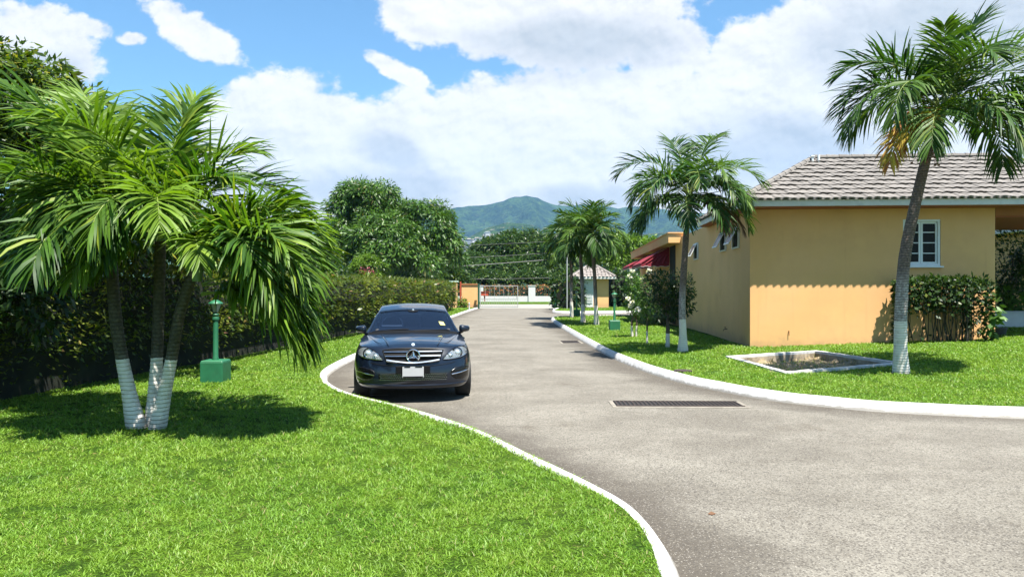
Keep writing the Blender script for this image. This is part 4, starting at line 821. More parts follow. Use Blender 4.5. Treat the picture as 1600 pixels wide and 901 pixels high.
def side_windows():
    for ly, zc in ((1.46, 3.05), (3.05, 3.05), (7.5, 2.98)):
        w = thing('hopper_window', None, None, (-.002, ly, zc)); w.parent = house; hw, hh = .34, .27
        mb = MB()
        for c, d in (((-.02, 0, hh), (.06, 2 * hw, .04)), ((-.02, 0, -hh), (.06, 2 * hw, .04)), ((-.02, hw, 0), (.056, .04, 2 * hh - .04)), ((-.02, -hw, 0), (.056, .04, 2 * hh - .04))): mb.box(c, d)
        mb.build('frame', M['frame_white'], w)
        mb = MB(); mb.box((-.004, 0, 0), (.012, 2 * hw - .04, 2 * hh - .04)); mb.build('opening_shade', M['black'], w)  # black plate on the solid wall paints the dark behind the sash
        a = R(27); mb = MB()
        def sp(u, v, d): mb.box((-.06 - math.sin(a) * (hh - u), v, hh - .02 - math.cos(a) * (hh - u)), d, ry=a)
        s = 2 * hh - .06
        sp(hh - .01, 0, (.025, 2 * hw - .05, .04)); sp(hh - s + .02, 0, (.025, 2 * hw - .05, .04))
        for v in (-hw + .04, hw - .04): sp(hh - s / 2, v, (.022, .035, s - .06))
        mb.build('sash', M['frame_white'], w)
        mb = MB(); sp(hh - s / 2, 0, (.008, 2 * hw - .11, s - .07)); mb.build('pane', M['winglass'], w)
side_windows()
def side_bits():
    mb = MB(); mb.box((-.012, 13.2, 1.85), (.03, 1.5, 3.3)); mb.build('door', M['black'], house)  # black panel stands in for the shaded door recess
    mb = MB(); mb.tube([(0, 2.6, .52), (-.09, 2.6, .52), (-.11, 2.6, .47)], .012, 6); mb.tube([(-.06, 2.6, .52), (-.06, 2.6, .57)], .008, 6); mb.box((-.06, 2.6, .575), (.05, .012, .012)); mb.tube([(0, 7.2, .9), (-.05, 7.2, .9), (-.07, 7.2, .86)], .012, 6); mb.build('tap', M['iron'], house)
    mb = MB(); mb.box((6.9, -.64, 3.77), (.16, .05, .12)); mb.box((6.9, -.68, 3.76), (.12, .05, .08)); mb.build('floodlight', M['pot'], house)
    mb = MB(); mb.tube([(.95, -.001, .62), (.95, -.03, .62), (.95, -.03, .5)], .010, 6); mb.build('pipe_stub', M['orange_trim'], house)
side_bits()
def awning(name, label, y0, y1, zt, zb, proj):
    a = thing(name, None, None, (-.01, y0, 0)); a.parent = house; L = y1 - y0; n = 26; V = []; Q = []
    for j in range(n + 1):
        y = L * j / n; sag = .02 * math.sin(j * 2.2)
        for k in range(7):
            q = k / 6; V.append((-proj * q, y, zt - (zt - zb - .18) * (q ** 1.15) + sag * math.sin(q * 3.1)))
    for j in range(n):
        for k in range(6): q = j * 7 + k; Q.append((q, q + 1, q + 8, q + 7))
    mb = MB(); mb.add(V, Q)
    # closed ends, pleated
    for ye in (0, L):
        V = [(0, ye, zt)] + [(-proj * k / 10, ye + .03 * (1 if k % 2 else -1), zb + .18) for k in range(11)]; mb.add(V, [(0, k, k + 1) for k in range(1, 11)])
    o = mb.build('canopy', M['red'], a); s = o.modifiers.new('s', 'SOLIDIFY'); s.thickness = .012
    mb = MB(); V = []; Q = []; path = [(-x, 0.0) for x in np.linspace(0, proj, 14)] + [(-proj, y) for y in np.linspace(0, L, 50)[1:]]; k = 0
    for i, (x, y) in enumerate(path): V += [(x - .006, y, zb + .185), (x - .006, y, zb + .07 - .05 * abs(math.sin(i * math.pi / 3.5)))]
    for i in range(len(path) - 1): Q.append((2 * i, 2 * i + 1, 2 * i + 3, 2 * i + 2))
    mb.add(V, Q); o = mb.build('valance', M['red'], a); s = o.modifiers.new('s', 'SOLIDIFY'); s.thickness = .01
    mb = MB(); mb.tube([V[2 * i + 1] for i in range(len(path))], .014, 5); mb.build('piping', M['white'], a)
awning('awning', '', 14.2, 18.4, 3.52, 2.62, 1.25); awning('awning', '', 21.2, 25.6, 3.45, 2.72, 1.15)
# damp stain low on the side wall: a thin skim of fallen render
# ------------------------------------------------------------------ planting by the house
hz = float(HR(10.4, 17.6))
hedge('hedge', 'leggy clipped shrub row with bare stems against the orange front wall', [(9.42, 17.86), (10.4, 17.80), (11.3, 17.74)], .30, 1.86, 1.52, 1500, .085, M['leaf_dark'], z0=hz - .02, under=.012, core=False, stems=34)
small_tree('broad-leaved green plant at the end of the leggy shrub row by the pot', Vector((11.42, 17.62, hz)), .9, [(0, 0, .02), (.05, .02, .015)], [(11.42, 17.6, hz + .80, .18, .15, .30), (11.35, 17.6, hz + .45, .15, .14, .2)], 80, .22, M['leaf_rose'], name='leafy_plant', cat='plant', paint=-.2)
pt = on(1560, 524); mb = MB(); mb.lathe([(.15, 0), (.19, .17), (.205, .17), (.205, .20), (.18, .20), (.17, .15)], pt, 20)
tag(mb.build('plant_pot', M['pot'], smooth=True), 'dark round plant pot on the grass at the corner of the orange front wall', 'plant pot')
mb = MB(); mb.box((16.4, 21.6, .62), (5.4, .3, .74)); mb.box((16.4, 21.6, 1.005), (5.5, .38, .03)); tag(mb.build('low_wall', M['white'], bevel=.01), 'low white wall beyond the end of the orange house', 'wall')
small_tree('tall garden shrub with thin stems growing beyond the porch beam', Vector((15.3, 22.6, .4)), 2.6, [(0, 0, .04), (.2, .1, .03), (-.2, .1, .03)], [(15.6, 22.7, 2.6, 1.1, .9, .9), (15.0, 22.5, 1.7, .8, .7, .7), (16.6, 22.8, 2.2, 1.0, .9, 1.0)], 5200, .12, M['leaf_mid'], name='shrub', paint=-.3)
small_tree('low bright green broad-leaved plant behind the low white wall', Vector((14.75, 22.0, .4)), .9, [(0, 0, .03)], [(14.75, 22.0, 1.25, .4, .25, .42)], 160, .26, M['leaf_rose'], name='leafy_plant', cat='plant', paint=-.2)
h2 = thing('garden_building', 'yellow walled building with flat eaves seen past the porch of the orange house', 'building', (24.0, 31.0, 0)); mb = MB(); mb.box((0, 0, 1.8), (7.4, 5, 4.2)); mb.build('wall', M['orange'], h2); mb = MB(); mb.box((-.1, -.2, 4.02), (8.4, 6, .24)); mb.build('roof', M['fascia'], h2)
mb = MB(); mb.box((-2.4, -2.52, 1.9), (1.1, .06, 1.3)); mb.build('window', M['winglass'], h2)
# ------------------------------------------------------------------ sunken planter frame
def pit():
    t = thing('sunken_pit', 'open sunken pit with a white painted concrete rim in the lawn near the house corner', 'pit', (float(PITC[0]), float(PITC[1]), .15))
    c = [np.array(p) for p in PIT]; mb = MB(); mw = MB(); n = 4
    for i in range(4):
        a, b = c[i], c[(i + 1) % 4]; d = (b - a) / np.linalg.norm(b - a); inn = PITC - (a + b) / 2; nn = np.array([-d[1], d[0]]); nn = nn if nn @ inn > 0 else -nn; w = .13
        za, zb = float(HR(a[0], a[1], False)) + .035, float(HR(b[0], b[1], False)) + .035
        def cor(p, pr, nx):     # mitred inner corner
            v1 = (pr - p) / np.linalg.norm(pr - p); v2 = (nx - p) / np.linalg.norm(nx - p); s = abs(v1[0] * v2[1] - v1[1] * v2[0]); return p + (v1 + v2) * w / s
        ai = cor(a, c[i - 1], b); bi = cor(b, a, c[(i + 2) % 4])
        N_ = 14; V = []; 
        for k in range(N_ + 1):
            q = k / N_; po = a + (b - a) * q; pi_ = ai + (bi - ai) * q; z = za + (zb - za) * q + random.uniform(-.004, .004)
            V += [(po[0], po[1], z - .16), (po[0], po[1], z), (pi_[0], pi_[1], z), (pi_[0], pi_[1], z - .05)]
        mb.add(V, [(4 * k + j, 4 * k + j + 1, 4 * k + 5 + j, 4 * k + 4 + j) for k in range(N_) for j in range(3)])
        mw.add([(ai[0], ai[1], za - .05), (bi[0], bi[1], zb - .05), (bi[0], bi[1], zb - .55), (ai[0], ai[1], za - .55)], [(0, 1, 2, 3)])
    mb.build('rim', M['kerb'], t, True); mw.build('inner_wall', M['pitwall'], t, True)
    n = 900; u = RNG.random((n, 2)); P0 = np.array(PIT_IN); base = (P0[0] * (1 - u[:, :1]) + P0[1] * u[:, :1]) * (1 - u[:, 1:]) + (P0[3] * (1 - u[:, :1]) + P0[2] * u[:, :1]) * u[:, 1:]
    k = fbm(base[:, 0] * 2, base[:, 1] * 2, 2, 77) > .42; base = base[k]; n = len(base); P = np.stack([base[:, 0], base[:, 1], HR(base[:, 0], base[:, 1]) + .02], 1)
    nr = norm(np.stack([RNG.normal(size=n) * .5, RNG.normal(size=n) * .5, np.ones(n)], 1)); foliage('foliage', [leaf_quads(P, nr, .06 + .10 * RNG.random(n), np.full(n, .012), 0, .2, 0)], leafmat('dry_weed', (.25, .22, .07), (.12, .17, .03), (.40, .33, .18), .25, f3=.2), t)
pit()
# ------------------------------------------------------------------ drains
def drain(label, p, w, d, n, rz=0, group=None):
    t = thing('drain_grate', label, 'drain grate', (p[0], p[1], 0), rz); mb = MB()
    for c, s in (((0, -d / 2 - .04, .002), (w + .12, .08, .012)), ((0, d / 2 + .025, .002), (w + .12, .05, .012)), ((-w / 2 - .03, 0, .002), (.06, d, .0115)), ((w / 2 + .03, 0, .002), (.06, d, .0115))): mb.box(c, s)
    mb.build('concrete_surround', M['conc_dirty'], t); mb = MB(); mb.box((0, 0, .004), (w, d, .006)); mb.build('shaft_shade', M['black'], t)  # black plate on the road paints the shade below the bars
    mb = MB()
    for i in range(n): mb.box((-w / 2 + w * (i + .5) / n, 0, .012), (w / n * .30, d - .02, .012))
    for y in (-d / 2 + .012, d / 2 - .012): mb.box((0, y, .0125), (w, .024, .014))
    mb.build('bars', M['iron'], t)
drain('long rusty iron grate set in the driveway opposite the sunken pit', (2.40, 10.72), 1.82, .46, 30, R(-1))
drain('small rusty grate at the kerb further up the driveway', (1.83, 23.1), .55, .9, 10, R(2))
# ------------------------------------------------------------------ garden lamps
def lamp(label, b, H=1.38):
    t = thing('garden_lamp', label, 'garden lamp', tuple(b), 0, 'green garden lamps on block bases'); mb = MB(); mb.box((0, 0, .16), (.38, .38, .36)); mb.box((0, 0, .352), (.385, .385, .03), taper=.9); mb.build('block_base', M['green'], t, bevel=.012)
    mb = MB(); mb.lathe([(.05, .36), (.05, .40), (.043, .42), (.043, H - .34), (.058, H - .335), (.058, H - .30), (.045, H - .29), (.06, H - .25), (.05, H - .23), (.022, H - .22), (.022, H - .205)], (0, 0, 0), 14); mb.build('post', M['green'], t, smooth=True)
    l = MB(); z0 = H - .205; l.lathe([(.05, z0), (.05, z0 + .02), (.095, z0 + .135), (.095, z0 + .15)], (0, 0, 0), 6); lo = l.build('lantern', M['lampglass'], t)
    mb = MB()
    for j in range(6):
        th = 2 * math.pi * j / 6; a = Vector((math.cos(th), math.sin(th), 0)); mb.tube([a * .052 + Vector((0, 0, z0)), a * .098 + Vector((0, 0, z0 + .14))], .006, 4)
    mb.build('lantern_cage', M['darkgreen'], lo)
    mb = MB(); mb.lathe([(.12, z0 + .14), (.115, z0 + .155), (.06, z0 + .19), (.02, z0 + .205), (.012, z0 + .215), (.018, z0 + .23), (.004, z0 + .25)], (0, 0, 0), 12); mb.build('lantern_cap', M['green'], lo, smooth=True)
lamp('green garden lamp on a block base on the lawn beside the clustered palm', on(337, 596, HL))
lamp('green garden lamp on a block base in the lawn before the white flowering rose trees', on(960, 516))
lamp('dark green garden lamp on a block base standing between the slim palm trunks', on(901, 494))
# ------------------------------------------------------------------ pavilion
def hut():
    Y = 60.0; sc = Y / F; x0 = (903 - 800) * sc; x1 = (951 - 800) * sc; zt = 2.62; D = 2.6; cx = (x0 + x1) / 2; w = x1 - x0
    t = thing('gatehouse', 'small square orange gatehouse with pyramid tiled roof and white louvred door', 'gatehouse', (cx, Y + D / 2, .12)); mb = MB(); dw0 = (908 - 800) * sc - cx; dw1 = (927 - 800) * sc - cx; y = -D / 2
    mb.box((0, 0, 1.2), (w, D, 2.5)); mb.build('wall', M['orange'], t)
    mb = MB(); mb.box(((dw0 + dw1) / 2, y - .02, 1.2), (dw1 - dw0, .06, 2.3)); mb.build('door', M['white'], t)
    mb = MB()
    for k in range(16): mb.box(((dw0 + dw1) / 2, y - .06, .35 + k * .12), ((dw1 - dw0) - .2, .03, .05), rx=R(30))
    mb.build('louvres', M['frame_white'], t)
    o_ = .48; ze = zt - .12; e = [(-w / 2 - o_, -D / 2 - o_, ze), (w / 2 + o_, -D / 2 - o_, ze), (w / 2 + o_, D / 2 + o_, ze), (-w / 2 - o_, D / 2 + o_, ze)]; ap = (0, 0, ze + 1.12); mb = MB()
    for i in range(4): V, Q = tiles((e[i], e[(i + 1) % 4], ap, ap), .30, .37, .045); mb.add(V, Q)
    r = mb.build('roof', M['tile2'], t)
    mb = MB()
    for i in range(4): mb.tube([Vector(e[i]) + Vector((0, 0, .05)), Vector(ap) + Vector((0, 0, .05))], .09, 6)
    mb.build('ridge_cap', M['tile2'], r)
    mb = MB()
    for i in range(4):
        a, b = Vector(e[i]), Vector(e[(i + 1) % 4]); c = (a + b) / 2; mb.box((c.x, c.y, ze - .09), ((b - a).length if i % 2 == 0 else .05, .05 if i % 2 == 0 else (b - a).length, .15))
    mb.box((0, 0, ze - .15), (w + 2 * o_ - .06, D + 2 * o_ - .06, .03)); mb.build('fascia', M['fascia'], t)
hut()
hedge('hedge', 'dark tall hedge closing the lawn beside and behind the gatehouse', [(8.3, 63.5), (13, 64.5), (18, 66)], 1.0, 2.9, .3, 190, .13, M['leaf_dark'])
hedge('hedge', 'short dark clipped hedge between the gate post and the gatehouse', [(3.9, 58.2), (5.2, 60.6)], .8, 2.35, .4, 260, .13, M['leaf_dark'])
mb = MB(); mb.tube([W(886, 487, 57), W(886, 398, 57)], .05, 8); tag(mb.build('metal_pole', M['gate']), 'thin plain grey metal pole beside the gate hedge', 'pole')
# ------------------------------------------------------------------ gate and boundary
def gate():
    Y = 62.2; sc = Y / F; X = lambda px: (px - 800) * sc
    for lb, x, px in (('dark green gate post at the end of the orange wall', X(748), 0), ('dark green gate post beside the short clipped hedge', 3.42, 1)):
        t = thing('gate_post', lb, 'gate post', (x, Y if px == 0 else 58.6, 0), 0, 'gate posts'); mb = MB(); mb.box((0, 0, 1.0), (.16, .16, 2.05)); mb.build('post', M['darkgreen'], t); mb = MB(); mb.box((0, 0, 2.06), (.2, .2, .06)); mb.build('cap', M['darkgreen'], t)
    t = thing('gate', 'closed leaf of a wrought iron driveway gate with white lower pickets', 'gate', (X(751), Y, 0)); w = X(809) - X(751); mb = MB()
    for z in (.12, .78, 1.90): mb.box((w / 2, 0, z), (w, .05, .06))
    for x in (0, w): mb.box((x, 0, 1.0), (.06, .06, 1.86))
    mb.build('frame', M['gate'], t); mb = MB(); n = 21
    for i in range(1, n): mb.box((w * i / n, 0, .45), (.028, .028, .6))
    for i in range(1, 8): mb.box((w * i / 8, 0, 1.34), (.022, .022, 1.1))
    mb.build('pickets', M['gate'], t); mb = MB(); mb.box((w - .1, -.03, .95), (.08, .04, .2)); mb.build('latch', M['gate'], t)
    t = thing('gate', 'open leaf of the wrought iron gate folded back against the clipped hedge', 'gate', (3.38, 58.9, 0), R(86)); w = 3.0; mb = MB()
    for z in (.12, .78, 1.90): mb.box((w / 2, 0, z), (w, .05, .06))
    for x in (0, w): mb.box((x, 0, 1.0), (.06, .06, 1.86))
    mb.build('frame', M['darkgreen'], t); mb = MB()
    for i in range(1, 21): mb.box((w * i / 21, 0, .45), (.028, .028, .6))
    for i in range(1, 8): mb.box((w * i / 8, 0, 1.34), (.022, .022, 1.1))
    mb.build('pickets', M['darkgreen'], t)
    t = thing('boundary_wall', 'orange boundary wall with flat coping ending at the green gate post', 'wall', (-3.6, 62.9, 0)); mb = MB(); mb.box((0, 0, 1.0), (1.35, .25, 2.0)); mb.build('wall', M['orange'], t); mb = MB(); mb.box((0, 0, 2.04), (1.5, .4, .1)); mb.build('coping', M['orange_trim'], t)
    t = thing('boundary_wall', 'taller orange wall with pale green coping behind the hedge end', 'wall', (-7.4, 61.5, 0)); mb = MB(); mb.box((0, 0, 1.1), (5.6, .25, 2.2)); mb.box((2.75, -.9, 1.05), (.25, 1.8, 2.1)); mb.build('wall', M['orange'], t); mb = MB(); mb.box((0, 0, 2.26), (5.9, .5, .12)); mb.build('coping', M['teal'], t)
    mb = MB(); mb.tube([(-4.33, 62.2, 0), (-4.33, 62.2, 2.25)], .07, 8); tag(mb.build('downpipe', M['redpipe']), 'red upright pipe between the two orange boundary walls', 'pipe')
    mb = MB(); mb.lathe([(.055, 0), (.055, .42), (.06, .43), (.055, .5), (.02, .52)], on(733, 484, HL), 10); tag(mb.build('marker_post', M['white'], smooth=True), 'short white marker post on the grass before the orange wall', 'post')
    small_tree('small bright grassy shrub at the foot of the orange boundary wall', Vector((-4.25, 61.3, .1)), .5, [(0, 0, .02)], [(-4.25, 61.3, .45, .5, .4, .42)], 400, .22, M['leaf_lime'], name='shrub', paint=-.2)
gate()
def far_fence():
    Y = 91; t = thing('street_wall', 'low white wall with white pillars and railings across the street', 'wall', (0, Y, 0)); mb = MB(); mb.box((0, 0, .36), (70, .3, .76)); mb.build('wall', M['white'], t)
    for px in (752, 831, 930, 640, 560):
        x = (px - 800) / F * Y; mb = MB(); mb.box((x, -.05, 1.0), (.85 if px == 831 else .5, .55, 2.0)); mb.box((x, -.05, 2.03), (1.0 if px == 831 else .6, .66, .08)); mb.build('pillar', M['white'], t)
    mb = MB()
    for z in (.95, 1.98): mb.box((0, 0, z), (70, .05, .05))
    for i in range(170): mb.box((-20 + i * .24, 0, 1.4), (.03, .03, 1.2))
    mb.build('railing', M['darkgreen'], t)
    hedge('hedge', 'red and green croton hedge behind the white wall across the street', [(-16, 92.2), (16, 92.2)], .7, 1.95, .3, 300, .06, M['leaf_croton'])
    mb = MB(); mb.box(W(757, 459, 88), (.95, .5, .5), taper=.9); mb.box(W(757, 456, 88), (1.05, .6, .06)); mb.box(W(757, 465, 88), (.15, .15, .9)); mb.v = [(a, b, c) for a, b, c in mb.v]; tag(mb.build('post_box', M['redpipe']), 'small red box seen through the gate beside the white pillar', 'box')
far_fence()
t = thing('pillar', 'white square pillar with a lantern niche standing behind the hedge', 'pillar', tuple(W(485, 451, 36).xy.to_3d())); x, y, z = W(485, 451, 36); mb = MB(); mb.box((0, 0, 1.25), (.24, .24, 2.5)); mb.build('shaft', M['white'], t); mb = MB(); mb.box((0, 0, 2.53), (.30, .30, .06)); mb.box((0, 0, 2.62), (.16, .16, .16), taper=.5); mb.build('cap', M['fascia'], t); mb = MB(); mb.box((0, -.122, 2.32), (.10, .01, .16)); mb.build('niche', M['pot'], t)
# ------------------------------------------------------------------ overhead cables
def cable(label, a, b, sag, r):
    mb = MB(); a = Vector(a); b = Vector(b); mb.tube([a.lerp(b, q) - Vector((0, 0, sag * 4 * q * (1 - q))) for q in np.linspace(0, 1, 30)], r, 6); tag(mb.build('overhead_cable', M['cable']), label, 'cable', 'overhead cables along the street')
cable('highest thin cable crossing in front of the hills', W(430, 388, 84), W(1060, 362, 84), .6, .016)
cable('thin cable crossing the dark treetops beyond the gate', W(430, 407, 84), W(1060, 378, 84), .7, .022)
cable('thick bundled cable crossing low over the trees beyond the gate', W(300, 436, 84), W(1060, 388, 84), .5, .05)
cable('lowest dark cable just above the gate and croton hedge', W(600, 436, 84), W(1060, 426, 84), .3, .022)
# ------------------------------------------------------------------ town on the foot of the hill
def town():
    mats = [pbr('town_white', (.40, .41, .43), .8, .05), pbr('town_grey', (.24, .27, .31), .8, .05), pbr('town_cream', (.36, .33, .28), .8, .05)]; wm = pbr('town_windows', (.07, .08, .10), .5, .1)
    px = [p[0] for p in HILL2]; py = [CY - p[1] for p in HILL2]; names = ['white', 'grey', 'cream']
    spots = [(714 + i * 3.9 + random.uniform(-.8, .8), 389 - (i % 3) * 4.5 - random.uniform(0, 3) - (i * .35 if i > 8 else 0)) for i in range(20)] + [(random.uniform(712, 752), random.uniform(376, 398)) for _ in range(26)] + [(random.uniform(745, 835), random.uniform(364, 384)) for _ in range(12)] + [(819, 369), (866, 372), (876, 371)]
    for i, (x, y) in enumerate(spots):
        Y = 1250.0; p = W(x, y, Y); m = i % 3; tall = i < 20; h = random.uniform(9, 20) if tall else random.uniform(4, 7); w = random.uniform(3.5, 6) if tall else random.uniform(5, 10)
        lab = 'distant %s %s on the hillside above the town trees' % (names[m], 'apartment block' if tall else 'low house'); t = thing('apartment_block' if tall else 'hill_house', lab, 'building', tuple(p - Vector((0, 0, h * .5))), random.uniform(-.5, .5), 'distant %s %ss on the hillside' % (names[m], 'apartment block' if tall else 'house'))
        mb = MB(); mb.box((0, 0, h / 2 - 2), (w, w * .8, h + 4)); mb.build('wall', mats[m], t)
        mb = MB()
        if tall:
            for k in range(int(h / 3)): mb.box((0, -w * .4 - .02, 1.5 + 3 * k), (w * .8, .1, 1.3))
            mb.build('window', wm, t)
        else: mb.box((0, 0, h + .3), (w * 1.15, w * .95, .9), taper=.7); mb.build('roof', mats[(m + 1) % 3], t)
town()
# fallen leaf
mb = MB(); p = W(1112, 804, F * CH / (804 - CY)); mb.add([(p.x - .03, p.y, .006), (p.x, p.y + .02, .02), (p.x + .035, p.y + .005, .008), (p.x, p.y - .022, .006)], [(0, 1, 2, 3)]); tag(mb.build('fallen_leaf', M['palm_dead']), 'small curled brown leaf lying alone on the asphalt driveway', 'leaf')
# manhole chip in lawn
p = on(1067, 581); mb = MB(); mb.lathe([(.17, 0), (.17, .03), (.15, .036)], p + Vector((0, 0, .0)), 14); tag(mb.build('valve_cover', M['iron']), 'small rusty round valve cover sunk in the grass near the kerb', 'cover')
# ------------------------------------------------------------------ air
def haze():
    mb = MB(); mb.box((0, 2300, 380), (17000, 5200, 900)); m, nt, out = newmat('haze'); v = nt.n('ShaderNodeVolumePrincipled'); v.inputs['Color'].default_value = (.30, .58, 1.0, 1); v.inputs['Density'].default_value = HAZE; v.inputs['Anisotropy'].default_value = .1
    nt.t.links.new(v.outputs[0], out.inputs['Volume']); o = mb.build('haze', m); tag(o, 'thin bluish haze in the air over the hills', 'haze', kind='stuff')
if HAZE: haze()
small_tree('dark leafy bush filling the corner end of the shrub row against the orange front wall', Vector((10.85, 17.62, hz)), .9, [(0, 0, .02), (.1, .02, .015)], [(10.9, 17.66, hz + .85, .26, .2, .42), (11.0, 17.64, hz + .45, .18, .16, .26)], 300, .09, M['leaf_dark'], name='bush', paint=-.2)
# ------------------------------------------------------------------ the car
def carpaint():
    m, nt, out = newmat('midnight_blue_paint'); b = nt.n('ShaderNodeBsdfPrincipled'); co = nt.n('ShaderNodeTexCoord').outputs['Object']
    f = nt.noise(co, 900, 1); b.inputs['Specular IOR Level'].default_value = .2; b.inputs['Roughness'].default_value = .32
    nt.set(b.inputs['Base Color'], nt.mix(nt.ss(f, .4, .7), (.002, .004, .009, 1), (.006, .011, .024, 1))); b.inputs['Coat Weight'].default_value = .85; b.inputs['Coat Roughness'].default_value = .015
    bp = nt.n('ShaderNodeBump'); bp.inputs['Strength'].default_value = .04; bp.inputs['Distance'].default_value = .01; nt.set(bp.inputs['Height'], nt.noise(co, 3.5, 2)); nt.set(b.inputs['Coat Normal'], bp.outputs[0])
    nt.t.links.new(b.outputs[0], out.inputs[0]); return m
M['paint'] = carpaint()
M['chrome'] = pbr('chrome', (.66, .67, .69), .18, .02, metal=1)
M['satin'] = pbr('satin_metal', (.45, .46, .48), .25, .03, metal=1)
M['blackgloss'] = pbr('gloss_black_plastic', (.004, .004, .005), .25, .1, spec=.4)
M['blackmat'] = pbr('matt_black_plastic', (.004, .004, .004), .7, .1, spec=.15)
M['rubber'] = pbr('tyre_rubber', (.014, .014, .014), .8, .2, 20)
M['lampsilver'] = pbr('headlamp_reflector', (.20, .22, .23), .25, .06, metal=.5, coat=1)
M['lens'] = pbr('lamp_lens', (.50, .56, .60), .05, .05, metal=.5, coat=1)
M['rimm'] = pbr('alloy_rim', (.5, .5, .52), .3, .03, metal=1)
M['redlamp'] = pbr('tail_lamp', (.30, .01, .01), .15, .05, coat=1)
M['cabin'] = pbr('cabin_trim', (.035, .035, .038), .7, .1)
M['plate'] = pbr('plate_white', (.44, .44, .45), .4, .03)
M['yellow'] = pbr('yellow_sticker', (.75, .70, .20), .5, .03)
def glassmat():
    m, nt, out = newmat('tinted_glass'); b = nt.n('ShaderNodeBsdfPrincipled'); nt.set(b.inputs['Base Color'], (.006, .010, .022, 1)); b.inputs['Roughness'].default_value = .02; b.inputs['Specular IOR Level'].default_value = .7
    t = nt.n('ShaderNodeBsdfTransparent'); t.inputs[0].default_value = (.35, .45, .60, 1); mx = nt.n('ShaderNodeMixShader'); mx.inputs[0].default_value = .62
    nt.t.links.new(t.outputs[0], mx.inputs[1]); nt.t.links.new(b.outputs[0], mx.inputs[2]); nt.t.links.new(mx.outputs[0], out.inputs[0]); return m
M['tint'] = glassmat()
def car():
    nose = (-1.445, 10.80, 0); rz = math.atan2(1.445, 10.80)
    t = thing('car', 'dark midnight blue saloon car with chrome grille parked facing along the driveway kerb', 'car', nose, rz)
    LEN = 4.6; LF = .78; LR = .62; NF = 3.0; NR = 3.0; zb = .205
    zs = lambda y: float(np.interp(y, [0, .15, .4, .8, 1.4, 2.2, 3.2, 4.1, 4.6], [.735, .775, .81, .845, .905, .925, .955, .965, .93]))
    cr = lambda y: float(np.interp(y, [0, .3, .9, 1.5, 3, 4.6], [.075, .085, .085, .070, .06, .05]))
    Wt = lambda q: float(np.interp(q, [0, .06, .2, .45, .62, .78, .9, 1], [.80, .845, .872, .885, .888, .875, .850, .815]))
    lean = lambda q: float(np.interp(q, [0, .05, .2, .45, .6, .8, 1], [.05, .01, .0, .0, .025, .065, .17]))
    leanr = lambda q: float(np.interp(q, [0, .1, .5, .7, 1], [.06, .0, .0, .04, .10]))
    def wy(y): return float(np.interp(y, [0, .8, 1.6, 2.8, 3.6, 4.6], [1.0, 1.0, .985, .985, 1.0, .97]))
    def ztop(x, y, w): return zs(y) + cr(y) * (1 - min(1, (abs(x) / w) ** 2.2))
    out = []
    for k in range(17): th = (k / 16) * math.pi / 2; out.append((math.sin(th) ** (2 / NF), LF * (1 - math.cos(th) ** (2 / NF)), math.cos(th) ** (2 / NF), 0))
    for y in np.linspace(LF, LEN - LR, 26)[1:-1]: out.append((1, float(y), 0, 0))
    for k in range(13): th = (1 - k / 12) * math.pi / 2; out.append((math.sin(th) ** (2 / NR), LEN - LR * (1 - math.cos(th) ** (2 / NR)), 0, math.cos(th) ** (2 / NR)))
    QS = [0, .04, .10, .2, .32, .45, .56, .66, .76, .85, .92, .97, 1.0]; no = len(out); bm = bmesh.new(); grid = {}
    def pt(fx, y, qf, qr, q, sgn):
        w = Wt(q) * wy(y); x = fx * w; yy = y + lean(q) * qf - leanr(q) * qr; zt = ztop(fx * Wt(1), y, Wt(1)); zz = zb + (zt - zb) * q; return Vector((x * sgn, yy, zz))
    for sgn in (1, -1):
        for i, (fx, y, qf, qr) in enumerate(out):
            for j, q in enumerate(QS): grid[sgn, i, j] = bm.verts.new(pt(fx, y, qf, qr, q, sgn))
    nj = len(QS)
    for sgn in (1, -1):
        for i in range(no - 1):
            for j in range(nj - 1):
                f = [grid[sgn, i, j], grid[sgn, i + 1, j], grid[sgn, i + 1, j + 1], grid[sgn, i, j + 1]]; bm.faces.new(f if sgn == 1 else f[::-1])
    NX = 12
    for lv, flat in ((nj - 1, False), (0, True)):
        rows = []
        for i in range(no):
            a = grid[-1, i, lv]; b = grid[1, i, lv]; row = [a]; fx, y, qf, qr = out[i]
            for k in range(1, NX):
                s = -1 + 2 * k / NX; x = b.co.x * s; z = ztop(x, y, Wt(1)) if not flat else b.co.z
                yb = b.co.y
                row.append(bm.verts.new((x, yb, z)))
            row.append(b); rows.append(row)
        for i in range(no - 1):
            for k in range(NX):
                f = [rows[i][k], rows[i][k + 1], rows[i + 1][k + 1], rows[i + 1][k]]
                try: bm.faces.new(f if not flat else f[::-1])
                except ValueError: pass
    bmesh.ops.remove_doubles(bm, verts=bm.verts, dist=2e-4); bmesh.ops.dissolve_degenerate(bm, dist=1e-5, edges=bm.edges); bmesh.ops.recalc_face_normals(bm, faces=bm.faces)
    me = bpy.data.meshes.new('body'); bm.to_mesh(me); bm.free(); body = link('body', me, [M['paint'], M['blackmat']], t); sm(body, 50)
    # wheel arches cut out of the shell
    for y in (.83, 3.59):
        for sg in (-1, 1):
            mb = MB(); mb.lathe([(.355, -.17), (.355, .20)], (sg * .80, y, .315), 40, 'x'); c = mb.build('arch_cutter', M['blackmat'], weld=True); bpy.context.view_layer.update()
            c.matrix_world = Matrix.Translation(nose) @ Matrix.Rotation(rz, 4, 'Z'); bo = body.modifiers.new('arch', 'BOOLEAN'); bo.operation = 'DIFFERENCE'; bo.object = c; bo.solver = 'EXACT'; bo.material_mode = 'TRANSFER'; cutters.append(c)
    bpy.context.view_layer.update(); dg = bpy.context.evaluated_depsgraph_get(); nm = bpy.data.meshes.new_from_object(body.evaluated_get(dg)); body.modifiers.clear(); body.data = nm; sm(body, 40)
